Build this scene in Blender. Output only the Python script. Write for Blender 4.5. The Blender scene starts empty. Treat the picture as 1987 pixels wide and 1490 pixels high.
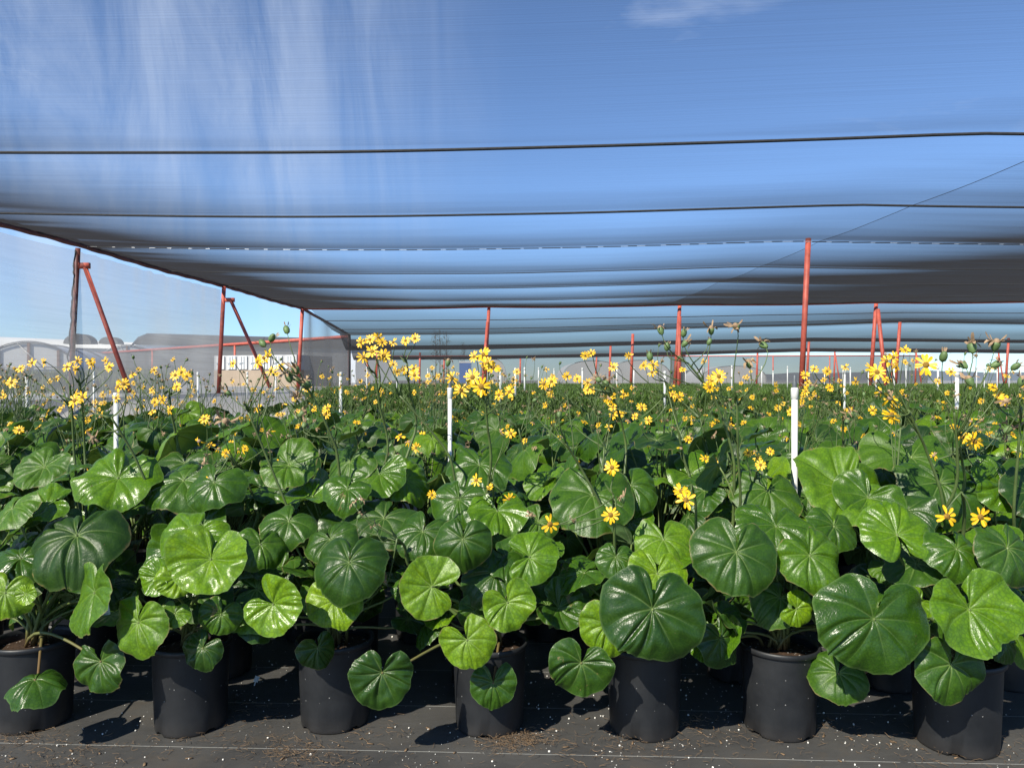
import bpy, math, random
import numpy as np
from mathutils import Vector, Matrix, noise as mnoise

R = math.radians
rnd = random.Random(7)
nrng = np.random.default_rng(11)
scene = bpy.context.scene
COL = scene.collection

# ------------------------------------------------------------------ camera model used to read positions off the photograph
F_PX, CX, HY, CAM_Z = 1445.0, 993.5, 738.0, 1.07


def P(px, py, d):
    """point at depth d (metres) seen at photo pixel px, py"""
    return Vector(((px - CX) / F_PX * d, d, CAM_Z + (HY - py) / F_PX * d))


def sstep(a, b, x):
    t = min(1.0, max(0.0, (x - a) / (b - a)))
    return t * t * (3 - 2 * t)


def gz(x, y):
    """height of the terrain: flat under the pots, rising to a terrace behind the bed"""
    return 0.80 * sstep(6.6, 9.4, y) + 0.02 * sstep(9, 60, y)


# ------------------------------------------------------------------ object helpers
def tag(o, label=None, cat=None, group=None, kind=None):
    if label: o['label'] = label
    if cat: o['category'] = cat
    if group: o['group'] = group
    if kind: o['kind'] = kind
    return o


def empty(name, loc=(0, 0, 0), rz=0.0):
    o = bpy.data.objects.new(name, None)
    COL.objects.link(o)
    o.location = loc
    o.rotation_euler = (0, 0, rz)
    o.empty_display_size = 0.1
    return o


def link(name, me, parent=None):
    o = bpy.data.objects.new(name, me)
    COL.objects.link(o)
    if parent is not None: o.parent = parent
    return o


class MB:
    def __init__(self):
        self.v, self.f, self.m, self.uv = [], [], [], None

    def add(self, verts, faces, mi=0):
        n = len(self.v)
        self.v.extend([tuple(p) for p in verts])
        self.f.extend([tuple(i + n for i in q) for q in faces])
        self.m.extend([mi] * len(faces))

    def box(self, c, s, rot=None, mi=0):
        hx, hy, hz = s[0] / 2, s[1] / 2, s[2] / 2
        vs = [Vector((x * hx, y * hy, z * hz)) for z in (-1, 1) for y in (-1, 1) for x in (-1, 1)]
        if rot is not None: vs = [rot @ v for v in vs]
        vs = [v + Vector(c) for v in vs]
        self.add(vs, [(0, 2, 3, 1), (4, 5, 7, 6), (0, 1, 5, 4), (2, 6, 7, 3), (0, 4, 6, 2), (1, 3, 7, 5)], mi)

    def tube(self, pts, rad, n=8, mi=0, caps=True):
        pts = [Vector(p) for p in pts]
        if not isinstance(rad, (list, tuple)): rad = [rad] * len(pts)
        up, vs = None, []
        for i, p in enumerate(pts):
            t = (pts[min(i + 1, len(pts) - 1)] - pts[max(i - 1, 0)])
            if t.length < 1e-9: t = Vector((0, 0, 1))
            t.normalize()
            if up is None:
                up = t.orthogonal().normalized()
            else:
                up = (up - t * up.dot(t))
                up = up.normalized() if up.length > 1e-6 else t.orthogonal().normalized()
            s = t.cross(up)
            for k in range(n):
                a = 2 * math.pi * k / n
                vs.append(p + (up * math.cos(a) + s * math.sin(a)) * rad[i])
        fs = [(i * n + k, i * n + (k + 1) % n, (i + 1) * n + (k + 1) % n, (i + 1) * n + k) for i in range(len(pts) - 1) for k in range(n)]
        if caps:
            fs.append(tuple(reversed(range(n))))
            fs.append(tuple((len(pts) - 1) * n + k for k in range(n)))
        self.add(vs, fs, mi)

    def lathe(self, prof, n=32, mi=0, c=(0, 0, 0)):
        vs = [(c[0] + r * math.cos(2 * math.pi * k / n), c[1] + r * math.sin(2 * math.pi * k / n), c[2] + z) for r, z in prof for k in range(n)]
        fs = [(i * n + k, i * n + (k + 1) % n, (i + 1) * n + (k + 1) % n, (i + 1) * n + k) for i in range(len(prof) - 1) for k in range(n)]
        self.add(vs, fs, mi)

    def mesh(self, name, mats, smooth=True):
        me = bpy.data.meshes.new(name)
        me.from_pydata([tuple(p) for p in self.v], [], self.f)
        for m in (mats if isinstance(mats, (list, tuple)) else [mats]): me.materials.append(m)
        me.polygons.foreach_set('material_index', self.m)
        me.polygons.foreach_set('use_smooth', [smooth] * len(self.f))
        me.update()
        return me

    def build(self, name, mats, parent=None, smooth=True):
        return link(name, self.mesh(name, mats, smooth), parent)


# ------------------------------------------------------------------ material helpers
class NT:
    def __init__(self, name):
        self.mat = bpy.data.materials.new(name)
        self.mat.use_nodes = True
        self.t = self.mat.node_tree
        self.t.nodes.clear()
        self.out = self.t.nodes.new('ShaderNodeOutputMaterial')

    def n(self, typ, **kw):
        nd = self.t.nodes.new('ShaderNode' + typ)
        for k, v in kw.items():
            if k.startswith('i_'):
                key = k[2:].replace('_', ' ')
                self.put(nd.inputs[key], v)
            else:
                setattr(nd, k, v)
        return nd

    def put(self, sock, v):
        if hasattr(v, 'outputs'): v = v.outputs[0]
        if isinstance(v, bpy.types.NodeSocket): self.t.links.new(v, sock)
        else: sock.default_value = v

    def math(self, op, a, b=None, c=None, clamp=False):
        nd = self.t.nodes.new('ShaderNodeMath')
        nd.operation = op
        nd.use_clamp = clamp
        for i, v in enumerate((a, b, c)):
            if v is not None: self.put(nd.inputs[i], v)
        return nd.outputs[0]

    def mix(self, fac, a, b, blend='MIX'):
        nd = self.t.nodes.new('ShaderNodeMix')
        nd.data_type = 'RGBA'
        nd.blend_type = blend
        self.put(nd.inputs[0], fac)
        self.put(nd.inputs[6], a)
        self.put(nd.inputs[7], b)
        return nd.outputs[2]

    def ramp(self, fac, stops):
        nd = self.t.nodes.new('ShaderNodeValToRGB')
        els = nd.color_ramp.elements
        while len(els) < len(stops): els.new(0.5)
        for e, (p, c) in zip(els, stops):
            e.position = p
            e.color = c if len(c) == 4 else (*c, 1)
        self.put(nd.inputs[0], fac)
        return nd.outputs[0]

    def noise(self, scale, detail=3.0, rough=0.5, vec=None, dist=0.0):
        nd = self.n('TexNoise')
        nd.inputs['Scale'].default_value = scale
        nd.inputs['Detail'].default_value = detail
        nd.inputs['Roughness'].default_value = rough
        nd.inputs['Distortion'].default_value = dist
        if vec is not None: self.put(nd.inputs['Vector'], vec)
        return nd.outputs[0]

    def coord(self, which='Object', scale=None):
        tc = self.n('TexCoord').outputs[which]
        if scale is None: return tc
        mp = self.n('Mapping')
        self.put(mp.inputs['Vector'], tc)
        mp.inputs['Scale'].default_value = scale
        return mp.outputs[0]

    def bump(self, h, strength=0.3, dist=0.01):
        b = self.n('Bump')
        b.inputs['Strength'].default_value = strength
        b.inputs['Distance'].default_value = dist
        self.put(b.inputs['Height'], h)
        return b.outputs[0]

    def principled(self, color, rough=0.5, normal=None, spec=0.5, **kw):
        p = self.n('BsdfPrincipled')
        self.put(p.inputs['Base Color'], color)
        self.put(p.inputs['Roughness'], rough)
        p.inputs['Specular IOR Level'].default_value = spec
        if normal is not None: self.put(p.inputs['Normal'], normal)
        for k, v in kw.items(): self.put(p.inputs[k.replace('_', ' ')], v)
        return p.outputs[0]

    def done(self, shader, disp=None):
        self.t.links.new(shader, self.out.inputs['Surface'])
        return self.mat


def rgb(r, g, b): return (r, g, b, 1.0)


def simple(name, col, rough=0.5, var=0.15, scale=20.0, bump=0.0, spec=0.5, metallic=0.0):
    m = NT(name)
    n = m.noise(scale, 4, 0.6, m.coord('Object'))
    lo = tuple(c * (1 - var) for c in col[:3])
    hi = tuple(min(1, c * (1 + var)) for c in col[:3])
    c = m.ramp(n, [(0.3, lo), (0.7, hi)])
    nr = m.bump(n, bump, 0.005) if bump else None
    return m.done(m.principled(c, rough, nr, spec, Metallic=metallic))


# ---- leaf blade: veins come from the mesh's own uv (distance to the nearest main vein, radius)
def leaf_material():
    m = NT('leaf_blade')
    uv = m.n('UVMap', uv_map='vein')
    sx = m.n('SeparateXYZ', i_Vector=uv.outputs[0])
    dist, r = sx.outputs[0], sx.outputs[1]
    uv2 = m.n('UVMap', uv_map='aux')
    s2 = m.n('SeparateXYZ', i_Vector=uv2.outputs[0])
    f = s2.outputs[0]
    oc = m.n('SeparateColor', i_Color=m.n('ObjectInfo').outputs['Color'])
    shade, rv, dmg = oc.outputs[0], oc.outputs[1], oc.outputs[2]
    co = m.coord('Object')
    n1 = m.noise(16, 3, 0.55, co)
    n2 = m.noise(75, 3, 0.6, co)
    # main veins
    w = m.math('MULTIPLY_ADD', r, -0.0024, 0.0036)
    vein = m.math('SUBTRACT', 1.0, m.math('DIVIDE', dist, w), clamp=True)
    # secondary veins: chevrons leaving the main ones
    ph = m.math('ADD', m.math('MULTIPLY', r, 38.0), m.math('MULTIPLY', f, -11.0))
    ph = m.math('ADD', ph, m.math('MULTIPLY', n1, 26.0))
    chev = m.math('POWER', m.math('ABSOLUTE', m.math('SINE', ph)), 14.0)
    # fine reticulation
    vor = m.n('TexVoronoi', feature='DISTANCE_TO_EDGE')
    m.put(vor.inputs['Vector'], co)
    vor.inputs['Scale'].default_value = 95
    cell = m.math('SMOOTHSTEP', vor.outputs['Distance'], 0.0, 0.12) if False else m.math('MULTIPLY', vor.outputs['Distance'], 5.0, clamp=True)
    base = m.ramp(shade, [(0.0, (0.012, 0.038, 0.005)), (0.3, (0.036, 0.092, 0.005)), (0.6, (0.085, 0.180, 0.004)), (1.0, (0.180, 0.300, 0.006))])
    tint = m.ramp(m.noise(26, 5, 0.68, co), [(0.28, (0.55, 0.66, 0.75)), (0.5, (0.95, 0.97, 1.0)), (0.75, (1.35, 1.22, 1.0))])
    base = m.mix(1.0, base, tint, 'MULTIPLY')
    base = m.mix(m.math('MULTIPLY', m.math('SUBTRACT', 1.0, cell), 0.38), base, rgb(0.008, 0.03, 0.006))
    base = m.mix(m.math('MULTIPLY', chev, 0.05), base, rgb(0.17, 0.26, 0.07))
    # lighter rim
    rim = m.math('MULTIPLY', m.math('SUBTRACT', r, 0.955), 20.0, clamp=True)
    base = m.mix(m.math('MULTIPLY', rim, 0.35), base, rgb(0.16, 0.24, 0.08))
    vs = m.math('MULTIPLY', vein, m.math('SUBTRACT', 0.42, m.math('MULTIPLY', r, 0.44)))
    vs = m.math('MULTIPLY', vs, m.math('MULTIPLY_ADD', rv, 0.9, 0.45))
    base = m.mix(vs, base, rgb(0.24, 0.33, 0.10))
    edge = m.math('MULTIPLY', m.math('SUBTRACT', m.math('ADD', r, m.math('MULTIPLY', m.noise(30, 3, 0.6, co), 0.16)), 1.060), 30.0, clamp=True)
    edge = m.math('MULTIPLY', edge, m.math('GREATER_THAN', rv, 0.45))
    base = m.mix(m.math('MULTIPLY', edge, 0.75), base, rgb(0.20, 0.145, 0.06))
    # scars and dry patches
    sc = m.math('GREATER_THAN', m.math('ADD', m.noise(22, 5, 0.7, co, 0.6), m.math('MULTIPLY', dmg, 0.10)), 0.74)
    base = m.mix(m.math('MULTIPLY', sc, 0.8), base, m.mix(n2, rgb(0.10, 0.075, 0.025), rgb(0.27, 0.22, 0.09)))
    spk = m.math('MULTIPLY', m.math('GREATER_THAN', m.noise(120, 2, 0.5, co), 0.735), m.math('GREATER_THAN', n1, 0.52))
    base = m.mix(m.math('MULTIPLY', spk, 0.6), base, rgb(0.13, 0.10, 0.04))
    # underside paler and duller
    geo = m.n('NewGeometry')
    back = geo.outputs['Backfacing']
    under = m.mix(m.math('MULTIPLY', vein, 0.5), m.mix(0.65, base, rgb(0.115, 0.19, 0.075)), rgb(0.25, 0.33, 0.15))
    col = m.mix(back, base, under)
    h = m.math('ADD', m.math('MULTIPLY', n2, 0.35), m.math('MULTIPLY', cell, 0.25))
    h = m.math('SUBTRACT', h, m.math('MULTIPLY', chev, 0.14))
    h = m.math('SUBTRACT', h, m.math('MULTIPLY', vein, 0.5))
    wr = m.noise(34, 4, 0.6, co, 0.8)
    h = m.math('ADD', m.math('MULTIPLY', h, 0.6), m.math('MULTIPLY', wr, 1.25))
    nr = m.bump(h, 0.42, 0.0028)
    rough = m.math('ADD', m.math('MULTIPLY', n1, 0.12), m.math('MULTIPLY_ADD', back, 0.3, 0.24))
    rough = m.math('ADD', rough, m.math('MULTIPLY_ADD', rv, 0.22, -0.05))
    p = m.principled(col, rough, nr, 0.36)
    tr = m.n('BsdfTranslucent')
    m.put(tr.inputs['Color'], m.mix(0.5, col, rgb(0.18, 0.32, 0.01)))
    mx = m.n('MixShader')
    mx.inputs[0].default_value = 0.13
    m.t.links.new(p, mx.inputs[1])
    m.t.links.new(tr.outputs[0], mx.inputs[2])
    return m.done(mx.outputs[0])


def stem_material():
    m = NT('leaf_stem_green')
    co = m.coord('Object')
    n = m.noise(14, 3, 0.6, co)
    z = m.n('SeparateXYZ', i_Vector=co).outputs[2]
    c = m.ramp(n, [(0.3, (0.075, 0.115, 0.028)), (0.7, (0.15, 0.20, 0.06))])
    low = m.math('MULTIPLY_ADD', z, -13.0, 4.15, clamp=True)
    c = m.mix(m.math('MULTIPLY', low, 0.75), c, rgb(0.14, 0.060, 0.032))
    return m.done(m.principled(c, 0.45, m.bump(m.noise(160, 2, 0.5, co), 0.2, 0.001), 0.4))


def cloth_material(name, c0, c1, open_, col, sx, sy, sz, streak=0.25, glow=0.12, bays=False):
    """shade cloth knitted from flat tapes: like a blind it lets the sky through when looked through squarely (c1)
    and shuts when looked along (c0); bays=True makes it shut sooner towards the left edge and the right-hand bay"""
    m = NT(name)
    geo = m.n('NewGeometry')
    dt = m.n('VectorMath', operation='DOT_PRODUCT')
    m.t.links.new(geo.outputs['Normal'], dt.inputs[0])
    m.t.links.new(geo.outputs['Incoming'], dt.inputs[1])
    c = m.math('ABSOLUTE', dt.outputs['Value'])
    co = m.coord('Object', (sx, sy, sz))
    n1 = m.noise(1.0, 5, 0.65, co)
    n2 = m.noise(1.0, 3, 0.55, m.coord('Object', (sx * 0.25 + 0.12, sy * 0.03, sz * 0.06 + 0.1)))
    c = m.math('MULTIPLY', c, m.math('MULTIPLY_ADD', m.math('SUBTRACT', n1, 0.5), streak * 2, 1.0))
    c = m.math('MULTIPLY', c, m.math('MULTIPLY_ADD', m.math('SUBTRACT', n2, 0.5), 0.35, 1.0))
    if bays:
        xyz = m.n('SeparateXYZ', i_Vector=m.coord('Object'))
        x = xyz.outputs[0]
        xb = m.math('MULTIPLY_ADD', xyz.outputs[1], 0.081, x)
        e1 = m.math('MULTIPLY_ADD', x, -0.26, -0.82, clamp=True)
        e2 = m.math('ADD', m.math('MULTIPLY', m.math('GREATER_THAN', xb, 4.55), 0.16), m.math('MULTIPLY_ADD', x, 0.14, -0.10, clamp=True), clamp=True)
        c = m.math('SUBTRACT', c, m.math('MULTIPLY', e1, 0.105))
        c = m.math('SUBTRACT', c, m.math('MULTIPLY', e2, 0.095))
    mr = m.n('MapRange', interpolation_type='LINEAR')
    m.put(mr.inputs[0], c)
    mr.inputs[1].default_value = c0
    mr.inputs[2].default_value = c1
    mr.inputs[3].default_value = 1.0
    mr.inputs[4].default_value = 1.0 - open_
    a = m.math('MULTIPLY_ADD', m.math('SUBTRACT', n1, 0.5), streak * 0.95, mr.outputs[0], clamp=True)
    tc = m.mix(n1, rgb(*[x * 0.75 for x in col]), rgb(*[x * 1.25 for x in col]))
    df = m.n('BsdfDiffuse')
    m.put(df.inputs['Color'], tc)
    tl = m.n('BsdfTranslucent')
    m.put(tl.inputs['Color'], tc)
    mx = m.n('MixShader')
    mx.inputs[0].default_value = glow
    m.t.links.new(df.outputs[0], mx.inputs[1])
    m.t.links.new(tl.outputs[0], mx.inputs[2])
    tp = m.n('BsdfTransparent')
    mm = m.n('MixShader')
    m.t.links.new(a, mm.inputs[0])
    m.t.links.new(tp.outputs[0], mm.inputs[1])
    m.t.links.new(mx.outputs[0], mm.inputs[2])
    return m.done(mm.outputs[0])


def fabric_material():
    """woven black ground cover with white marker threads and dusting of soil"""
    m = NT('woven_ground_cover')
    co = m.coord('Object')
    s = m.n('SeparateXYZ', i_Vector=co)
    x, y = s.outputs[0], s.outputs[1]
    n = m.noise(2.2, 6, 0.65, co)
    nf = m.noise(60, 4, 0.6, co)
    wv = m.math('MULTIPLY', m.math('SINE', m.math('MULTIPLY', x, 1900.0)), m.math('SINE', m.math('MULTIPLY', y, 1900.0)))
    c = m.ramp(n, [(0.25, (0.034, 0.034, 0.035)), (0.75, (0.088, 0.085, 0.080))])
    dirt = m.ramp(m.noise(7, 6, 0.72, co), [(0.52, (0, 0, 0)), (0.72, (1, 1, 1))])
    c = m.mix(m.math('MULTIPLY', dirt, 0.5), c, rgb(0.085, 0.068, 0.05))
    c = m.mix(m.math('MULTIPLY', m.math('GREATER_THAN', nf, 0.66), 0.35), c, rgb(0.12, 0.10, 0.08))
    # marker threads running along the rows
    yy = m.math('ADD', m.math('ADD', y, m.math('MULTIPLY', x, 0.042)), m.math('MULTIPLY', m.noise(1.5, 2, 0.5, co), 0.010))
    fr = m.math('ABSOLUTE', m.math('SUBTRACT', m.math('FRACT', m.math('DIVIDE', m.math('SUBTRACT', yy, 2.127 - 0.15 - 3.0), 0.30)), 0.5))
    th = m.math('LESS_THAN', fr, 0.0042)
    thb = m.math('MULTIPLY', th, m.math('GREATER_THAN', m.noise(9, 3, 0.6, co), 0.36))
    c = m.mix(m.math('MULTIPLY', thb, 0.8), c, rgb(0.38, 0.38, 0.36))
    h = m.math('ADD', m.math('MULTIPLY', wv, 0.25), m.math('ADD', n, m.math('MULTIPLY', nf, 0.3)))
    h = m.math('ADD', h, m.math('MULTIPLY', m.noise(1.0, 4, 0.6, m.coord('Object', (2.5, 14.0, 1.0)), 1.5), 3.0))
    return m.done(m.principled(c, 0.55, m.bump(h, 0.35, 0.006), 0.35))


def pot_material():
    m = NT('black_pot_plastic')
    co = m.coord('Object')
    n = m.noise(9, 5, 0.65, co)
    v = m.n('TexVoronoi', feature='F1')
    m.put(v.inputs['Vector'], co)
    v.inputs['Scale'].default_value = 70
    sel = m.math('GREATER_THAN', m.n('SeparateColor', i_Color=v.outputs['Color']).outputs[0], 0.86)
    spk = m.math('MULTIPLY', m.math('LESS_THAN', v.outputs['Distance'], 0.13), sel)
    z = m.n('SeparateXYZ', i_Vector=co).outputs[2]
    c = m.ramp(n, [(0.3, (0.009, 0.010, 0.012)), (0.75, (0.020, 0.021, 0.023))])
    c = m.mix(m.math('MULTIPLY', spk, 0.55), c, rgb(0.33, 0.32, 0.30))
    dust = m.math('MULTIPLY_ADD', z, -14.0, 0.75, clamp=True)
    c = m.mix(m.math('MULTIPLY', m.math('MULTIPLY', dust, n), 0.5), c, rgb(0.075, 0.062, 0.05))
    nr = m.bump(m.noise(220, 2, 0.5, co), 0.12, 0.001)
    return m.done(m.principled(c, m.math('MULTIPLY_ADD', n, 0.25, 0.36), nr, 0.45))


def soil_material():
    m = NT('potting_soil')
    co = m.coord('Object')
    n = m.noise(60, 5, 0.7, co)
    v = m.n('TexVoronoi', feature='F1')
    m.put(v.inputs['Vector'], co)
    v.inputs['Scale'].default_value = 110
    sel = m.math('GREATER_THAN', m.n('SeparateColor', i_Color=v.outputs['Color']).outputs[1], 0.8)
    c = m.ramp(n, [(0.3, (0.018, 0.011, 0.007)), (0.7, (0.075, 0.045, 0.028))])
    c = m.mix(m.math('MULTIPLY', m.math('LESS_THAN', v.outputs['Distance'], 0.3), sel), c, rgb(0.45, 0.42, 0.38))
    return m.done(m.principled(c, 0.9, m.bump(n, 1.0, 0.008), 0.2))


M = {}
M['leaf'] = leaf_material()
M['stem'] = stem_material()
M['stalk'] = simple('flower_stalk_green', (0.085, 0.125, 0.035), 0.5, 0.35, 12)
M['petal'] = simple('yellow_petal', (0.78, 0.45, 0.006), 0.5, 0.18, 60)
M['disk'] = simple('flower_disk', (0.24, 0.13, 0.012), 0.8, 0.5, 240, 0.6)
M['cup'] = simple('flower_cup', (0.10, 0.16, 0.05), 0.55, 0.25, 60)
M['dry'] = simple('dry_petal', (0.30, 0.20, 0.115), 0.8, 0.4, 90)
M['fluff'] = simple('seed_fluff', (0.42, 0.30, 0.19), 0.9, 0.3, 90)
M['pot'] = pot_material()
M['soil'] = soil_material()
M['fabric'] = fabric_material()
M['roof'] = cloth_material('roof_shade_cloth', 0.040, 0.250, 0.84, (0.070, 0.066, 0.068), 0.35, 75.0, 1.0, 0.36, 0.30, True)
M['roof2'] = cloth_material('rear_shade_cloth', 0.045, 0.34, 0.86, (0.060, 0.060, 0.063), 0.25, 14.0, 1.0, 0.30, 0.22)
M['side'] = cloth_material('side_shade_cloth', 0.02, 0.75, 0.72, (0.42, 0.42, 0.42), 0.6, 0.6, 22.0, 0.20, 0.70)
M['gable'] = cloth_material('gable_shade_cloth', -0.05, 0.30, 0.80, (0.16, 0.16, 0.165), 0.6, 0.6, 22.0, 0.20, 0.40)
M['net'] = cloth_material('grey_net', 0.05, 1.7, 0.50, (0.135, 0.132, 0.128), 0.4, 0.4, 9.0, 0.2, 0.35)
M['seam'] = simple('cloth_seam', (0.028, 0.028, 0.03), 0.8, 0.3, 30)
M['red'] = simple('red_oxide_paint', (0.42, 0.085, 0.055), 0.55, 0.28, 9, 0.1)
M['reddark'] = simple('weathered_red_paint', (0.13, 0.036, 0.028), 0.65, 0.45, 7, 0.2)
M['wire'] = simple('galvanised_wire', (0.55, 0.55, 0.54), 0.35, 0.3, 40, 0, 0.5, 0.5)
M['clip'] = simple('black_clip', (0.015, 0.015, 0.016), 0.5)
M['pvc'] = simple('white_pvc', (0.66, 0.66, 0.62), 0.45, 0.14, 9)
M['pvccap'] = simple('sprinkler_cap', (0.10, 0.11, 0.12), 0.5, 0.2)
M['perlite'] = simple('perlite', (0.72, 0.69, 0.63), 0.9, 0.15, 40)
M['debris'] = simple('root_debris', (0.17, 0.11, 0.062), 0.9, 0.4, 30)
M['tagw'] = simple('white_tag', (0.62, 0.62, 0.60), 0.5, 0.05)
M['tagink'] = simple('tag_print', (0.05, 0.05, 0.05), 0.6)
M['crop'] = simple('low_crop_green', (0.075, 0.135, 0.022), 0.6, 0.6, 3.5)
M['weeds'] = simple('grey_green_weeds', (0.13, 0.15, 0.07), 0.7, 0.35, 2.0)
M['terrain'] = simple('grey_gravel', (0.235, 0.23, 0.22), 0.9, 0.22, 0.7, 0.2)
M['film'] = simple('greenhouse_film', (0.60, 0.60, 0.585), 0.45, 0.10, 0.35)
M['filmgrey'] = simple('grey_film', (0.42, 0.42, 0.42), 0.5, 0.12, 0.5)
M['darkroof'] = simple('dark_grey_roof', (0.085, 0.088, 0.092), 0.7, 0.15, 0.4)
M['whitewall'] = simple('white_wall', (0.80, 0.80, 0.79), 0.6, 0.05, 1.0)
M['tan'] = simple('tan_wall', (0.32, 0.25, 0.185), 0.8, 0.12, 0.8)
M['steel'] = simple('steel_tube', (0.22, 0.22, 0.23), 0.4, 0.15, 4, 0, 0.5, 0.6)
M['brownpost'] = simple('rusty_post', (0.16, 0.085, 0.06), 0.7, 0.3, 5)
M['blue'] = simple('blue_plastic', (0.03, 0.16, 0.50), 0.45, 0.08, 4)
M['glassgrey'] = simple('dim_window', (0.10, 0.12, 0.13), 0.25, 0.2, 1.0)
M['bark'] = simple('bark', (0.24, 0.23, 0.22), 0.9, 0.3, 6)
M['farleaf'] = simple('far_foliage', (0.20, 0.22, 0.20), 0.8, 0.4, 0.6)
M['hills'] = simple('far_hills', (0.12, 0.145, 0.17), 1.0, 0.15, 0.01)

# ------------------------------------------------------------------ ground
def ground_sheet(name, xs, ys, mat, lift=0.0, rough=0.0):
    mb = MB()
    for y in ys:
        for x in xs:
            z = gz(x, y) + lift
            if rough: z += rough * mnoise.noise(Vector((x * 0.8, y * 0.8, 3.1)))
            mb.v.append((x, y, z))
    nx = len(xs)
    for j in range(len(ys) - 1):
        for i in range(nx - 1):
            mb.f.append((j * nx + i, j * nx + i + 1, (j + 1) * nx + i + 1, (j + 1) * nx + i))
            mb.m.append(0)
    return mb.build(name, mat)


ys = [-400, -40, -6, 0, 3, 5, 6] + [6.4 + 0.2 * i for i in range(18)] + [10.5, 12, 15, 20, 30, 45, 60, 120, 300, 900, 2500]
xs = [-2500, -600, -150, -60, -30, -15, -8, 0, 8, 15, 30, 60, 150, 600, 2500]
tag(ground_sheet('ground', xs, ys, M['terrain']), 'grey gravelly ground of the nursery rising behind the pots', 'ground', kind='structure')
xs2 = [-9 + 0.75 * i for i in range(25)]
ys2 = [-5, -3, -1, 0, 0.6, 1.0, 1.4, 1.8, 2.2, 2.6, 3, 3.5, 4, 4.5, 5, 5.5, 6, 6.5, 6.9, 7.3]
tag(ground_sheet('ground_cover', xs2, ys2, M['fabric'], 0.005), 'black woven ground cover with white threads under the pots', 'ground cover', kind='structure')

# loose perlite grains and root debris on the fabric
def scatter_perlite():
    mb = MB()
    ico = [(0, 0, 1), (0.89, 0, 0.45), (0.28, 0.85, 0.45), (-0.72, 0.53, 0.45), (-0.72, -0.53, 0.45), (0.28, -0.85, 0.45), (0.72, 0.53, -0.45), (-0.28, 0.85, -0.45), (-0.89, 0, -0.45), (-0.28, -0.85, -0.45), (0.72, -0.53, -0.45), (0, 0, -1)]
    fc = [(0, 1, 2), (0, 2, 3), (0, 3, 4), (0, 4, 5), (0, 5, 1), (1, 6, 2), (2, 7, 3), (3, 8, 4), (4, 9, 5), (5, 10, 1), (1, 10, 6), (2, 6, 7), (3, 7, 8), (4, 8, 9), (5, 9, 10), (11, 7, 6), (11, 8, 7), (11, 9, 8), (11, 10, 9), (11, 6, 10)]
    n = 0
    while n < 1700:
        x, y = rnd.uniform(-2.0, 2.0), rnd.uniform(1.85, 3.1)
        dens = 0.5 + 0.5 * mnoise.noise(Vector((x * 3.0, y * 3.0, 0.7))) + (0.3 if 1150 < x / y * F_PX + CX < 1420 else 0)
        if rnd.random() > dens * dens * 1.6: continue
        n += 1
        r = rnd.choice([0.0008, 0.0009, 0.0011, 0.0013, 0.0017, 0.0028]) * rnd.uniform(0.8, 1.2)
        s = [r * rnd.uniform(0.7, 1.3) for _ in range(3)]
        mb.add([(x + a * s[0], y + b * s[1], 0.006 + r * 0.6 + c * s[2]) for a, b, c in ico], fc)
    return mb.build('perlite_grains', M['perlite'], smooth=False)


tag(scatter_perlite(), 'white perlite grains spilled over the black ground cover', 'perlite', kind='stuff')


def scatter_debris():
    mb = MB()
    spots = [(565, 1462, 0.05, 60), (600, 1480, 0.07, 60), (1010, 1438, 0.055, 120), (985, 1450, 0.05, 60), (1240, 1440, 0.09, 60), (1400, 1452, 0.12, 40), (90, 1462, 0.10, 40), (170, 1483, 0.12, 60), (1760, 1455, 0.12, 50), (1950, 1470, 0.1, 40),
             (420, 1450, 0.1, 40), (30, 1440, 0.05, 40), (1150, 1480, 0.12, 40), (800, 1480, 0.18, 30), (1580, 1425, 0.12, 30), (1330, 1410, 0.05, 30), (700, 1430, 0.08, 25), (450, 1400, 0.1, 25)]
    for px, py, s, n in spots:
        n = int(n * 2.2)
        d = F_PX * CAM_Z / (py - HY)
        c = P(px, py, d)
        for _ in range(n):
            p = Vector((c.x + rnd.gauss(0, s), c.y + rnd.gauss(0, s * 0.6), 0.008 + abs(rnd.gauss(0, 0.006))))
            a, L = rnd.uniform(0, 6.28), rnd.uniform(0.006, 0.035)
            pts = []
            for k in range(5):
                pts.append(p.copy())
                a += rnd.gauss(0, 0.6)
                p = p + Vector((math.cos(a), math.sin(a), rnd.gauss(0, 0.25))) * L / 4
                p.z = max(0.0065, p.z)
            mb.tube(pts, rnd.uniform(0.0002, 0.0007), 4, caps=False)
    # flat bark chips
    for _ in range(50):
        px, py = rnd.uniform(0, 1987), rnd.uniform(1390, 1490)
        c = P(px, py, F_PX * CAM_Z / (py - HY))
        rot = Matrix.Rotation(rnd.uniform(0, 6.28), 3, 'Z') @ Matrix.Rotation(rnd.gauss(0, 0.2), 3, 'X')
        mb.box((c.x, c.y, 0.0075), (rnd.uniform(0.006, 0.02), rnd.uniform(0.003, 0.007), 0.002), rot)
    return mb.build('plant_debris', M['debris'])


tag(scatter_debris(), 'brown root fibres and bark crumbs strewn on the ground cover', 'debris', kind='stuff')

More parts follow.
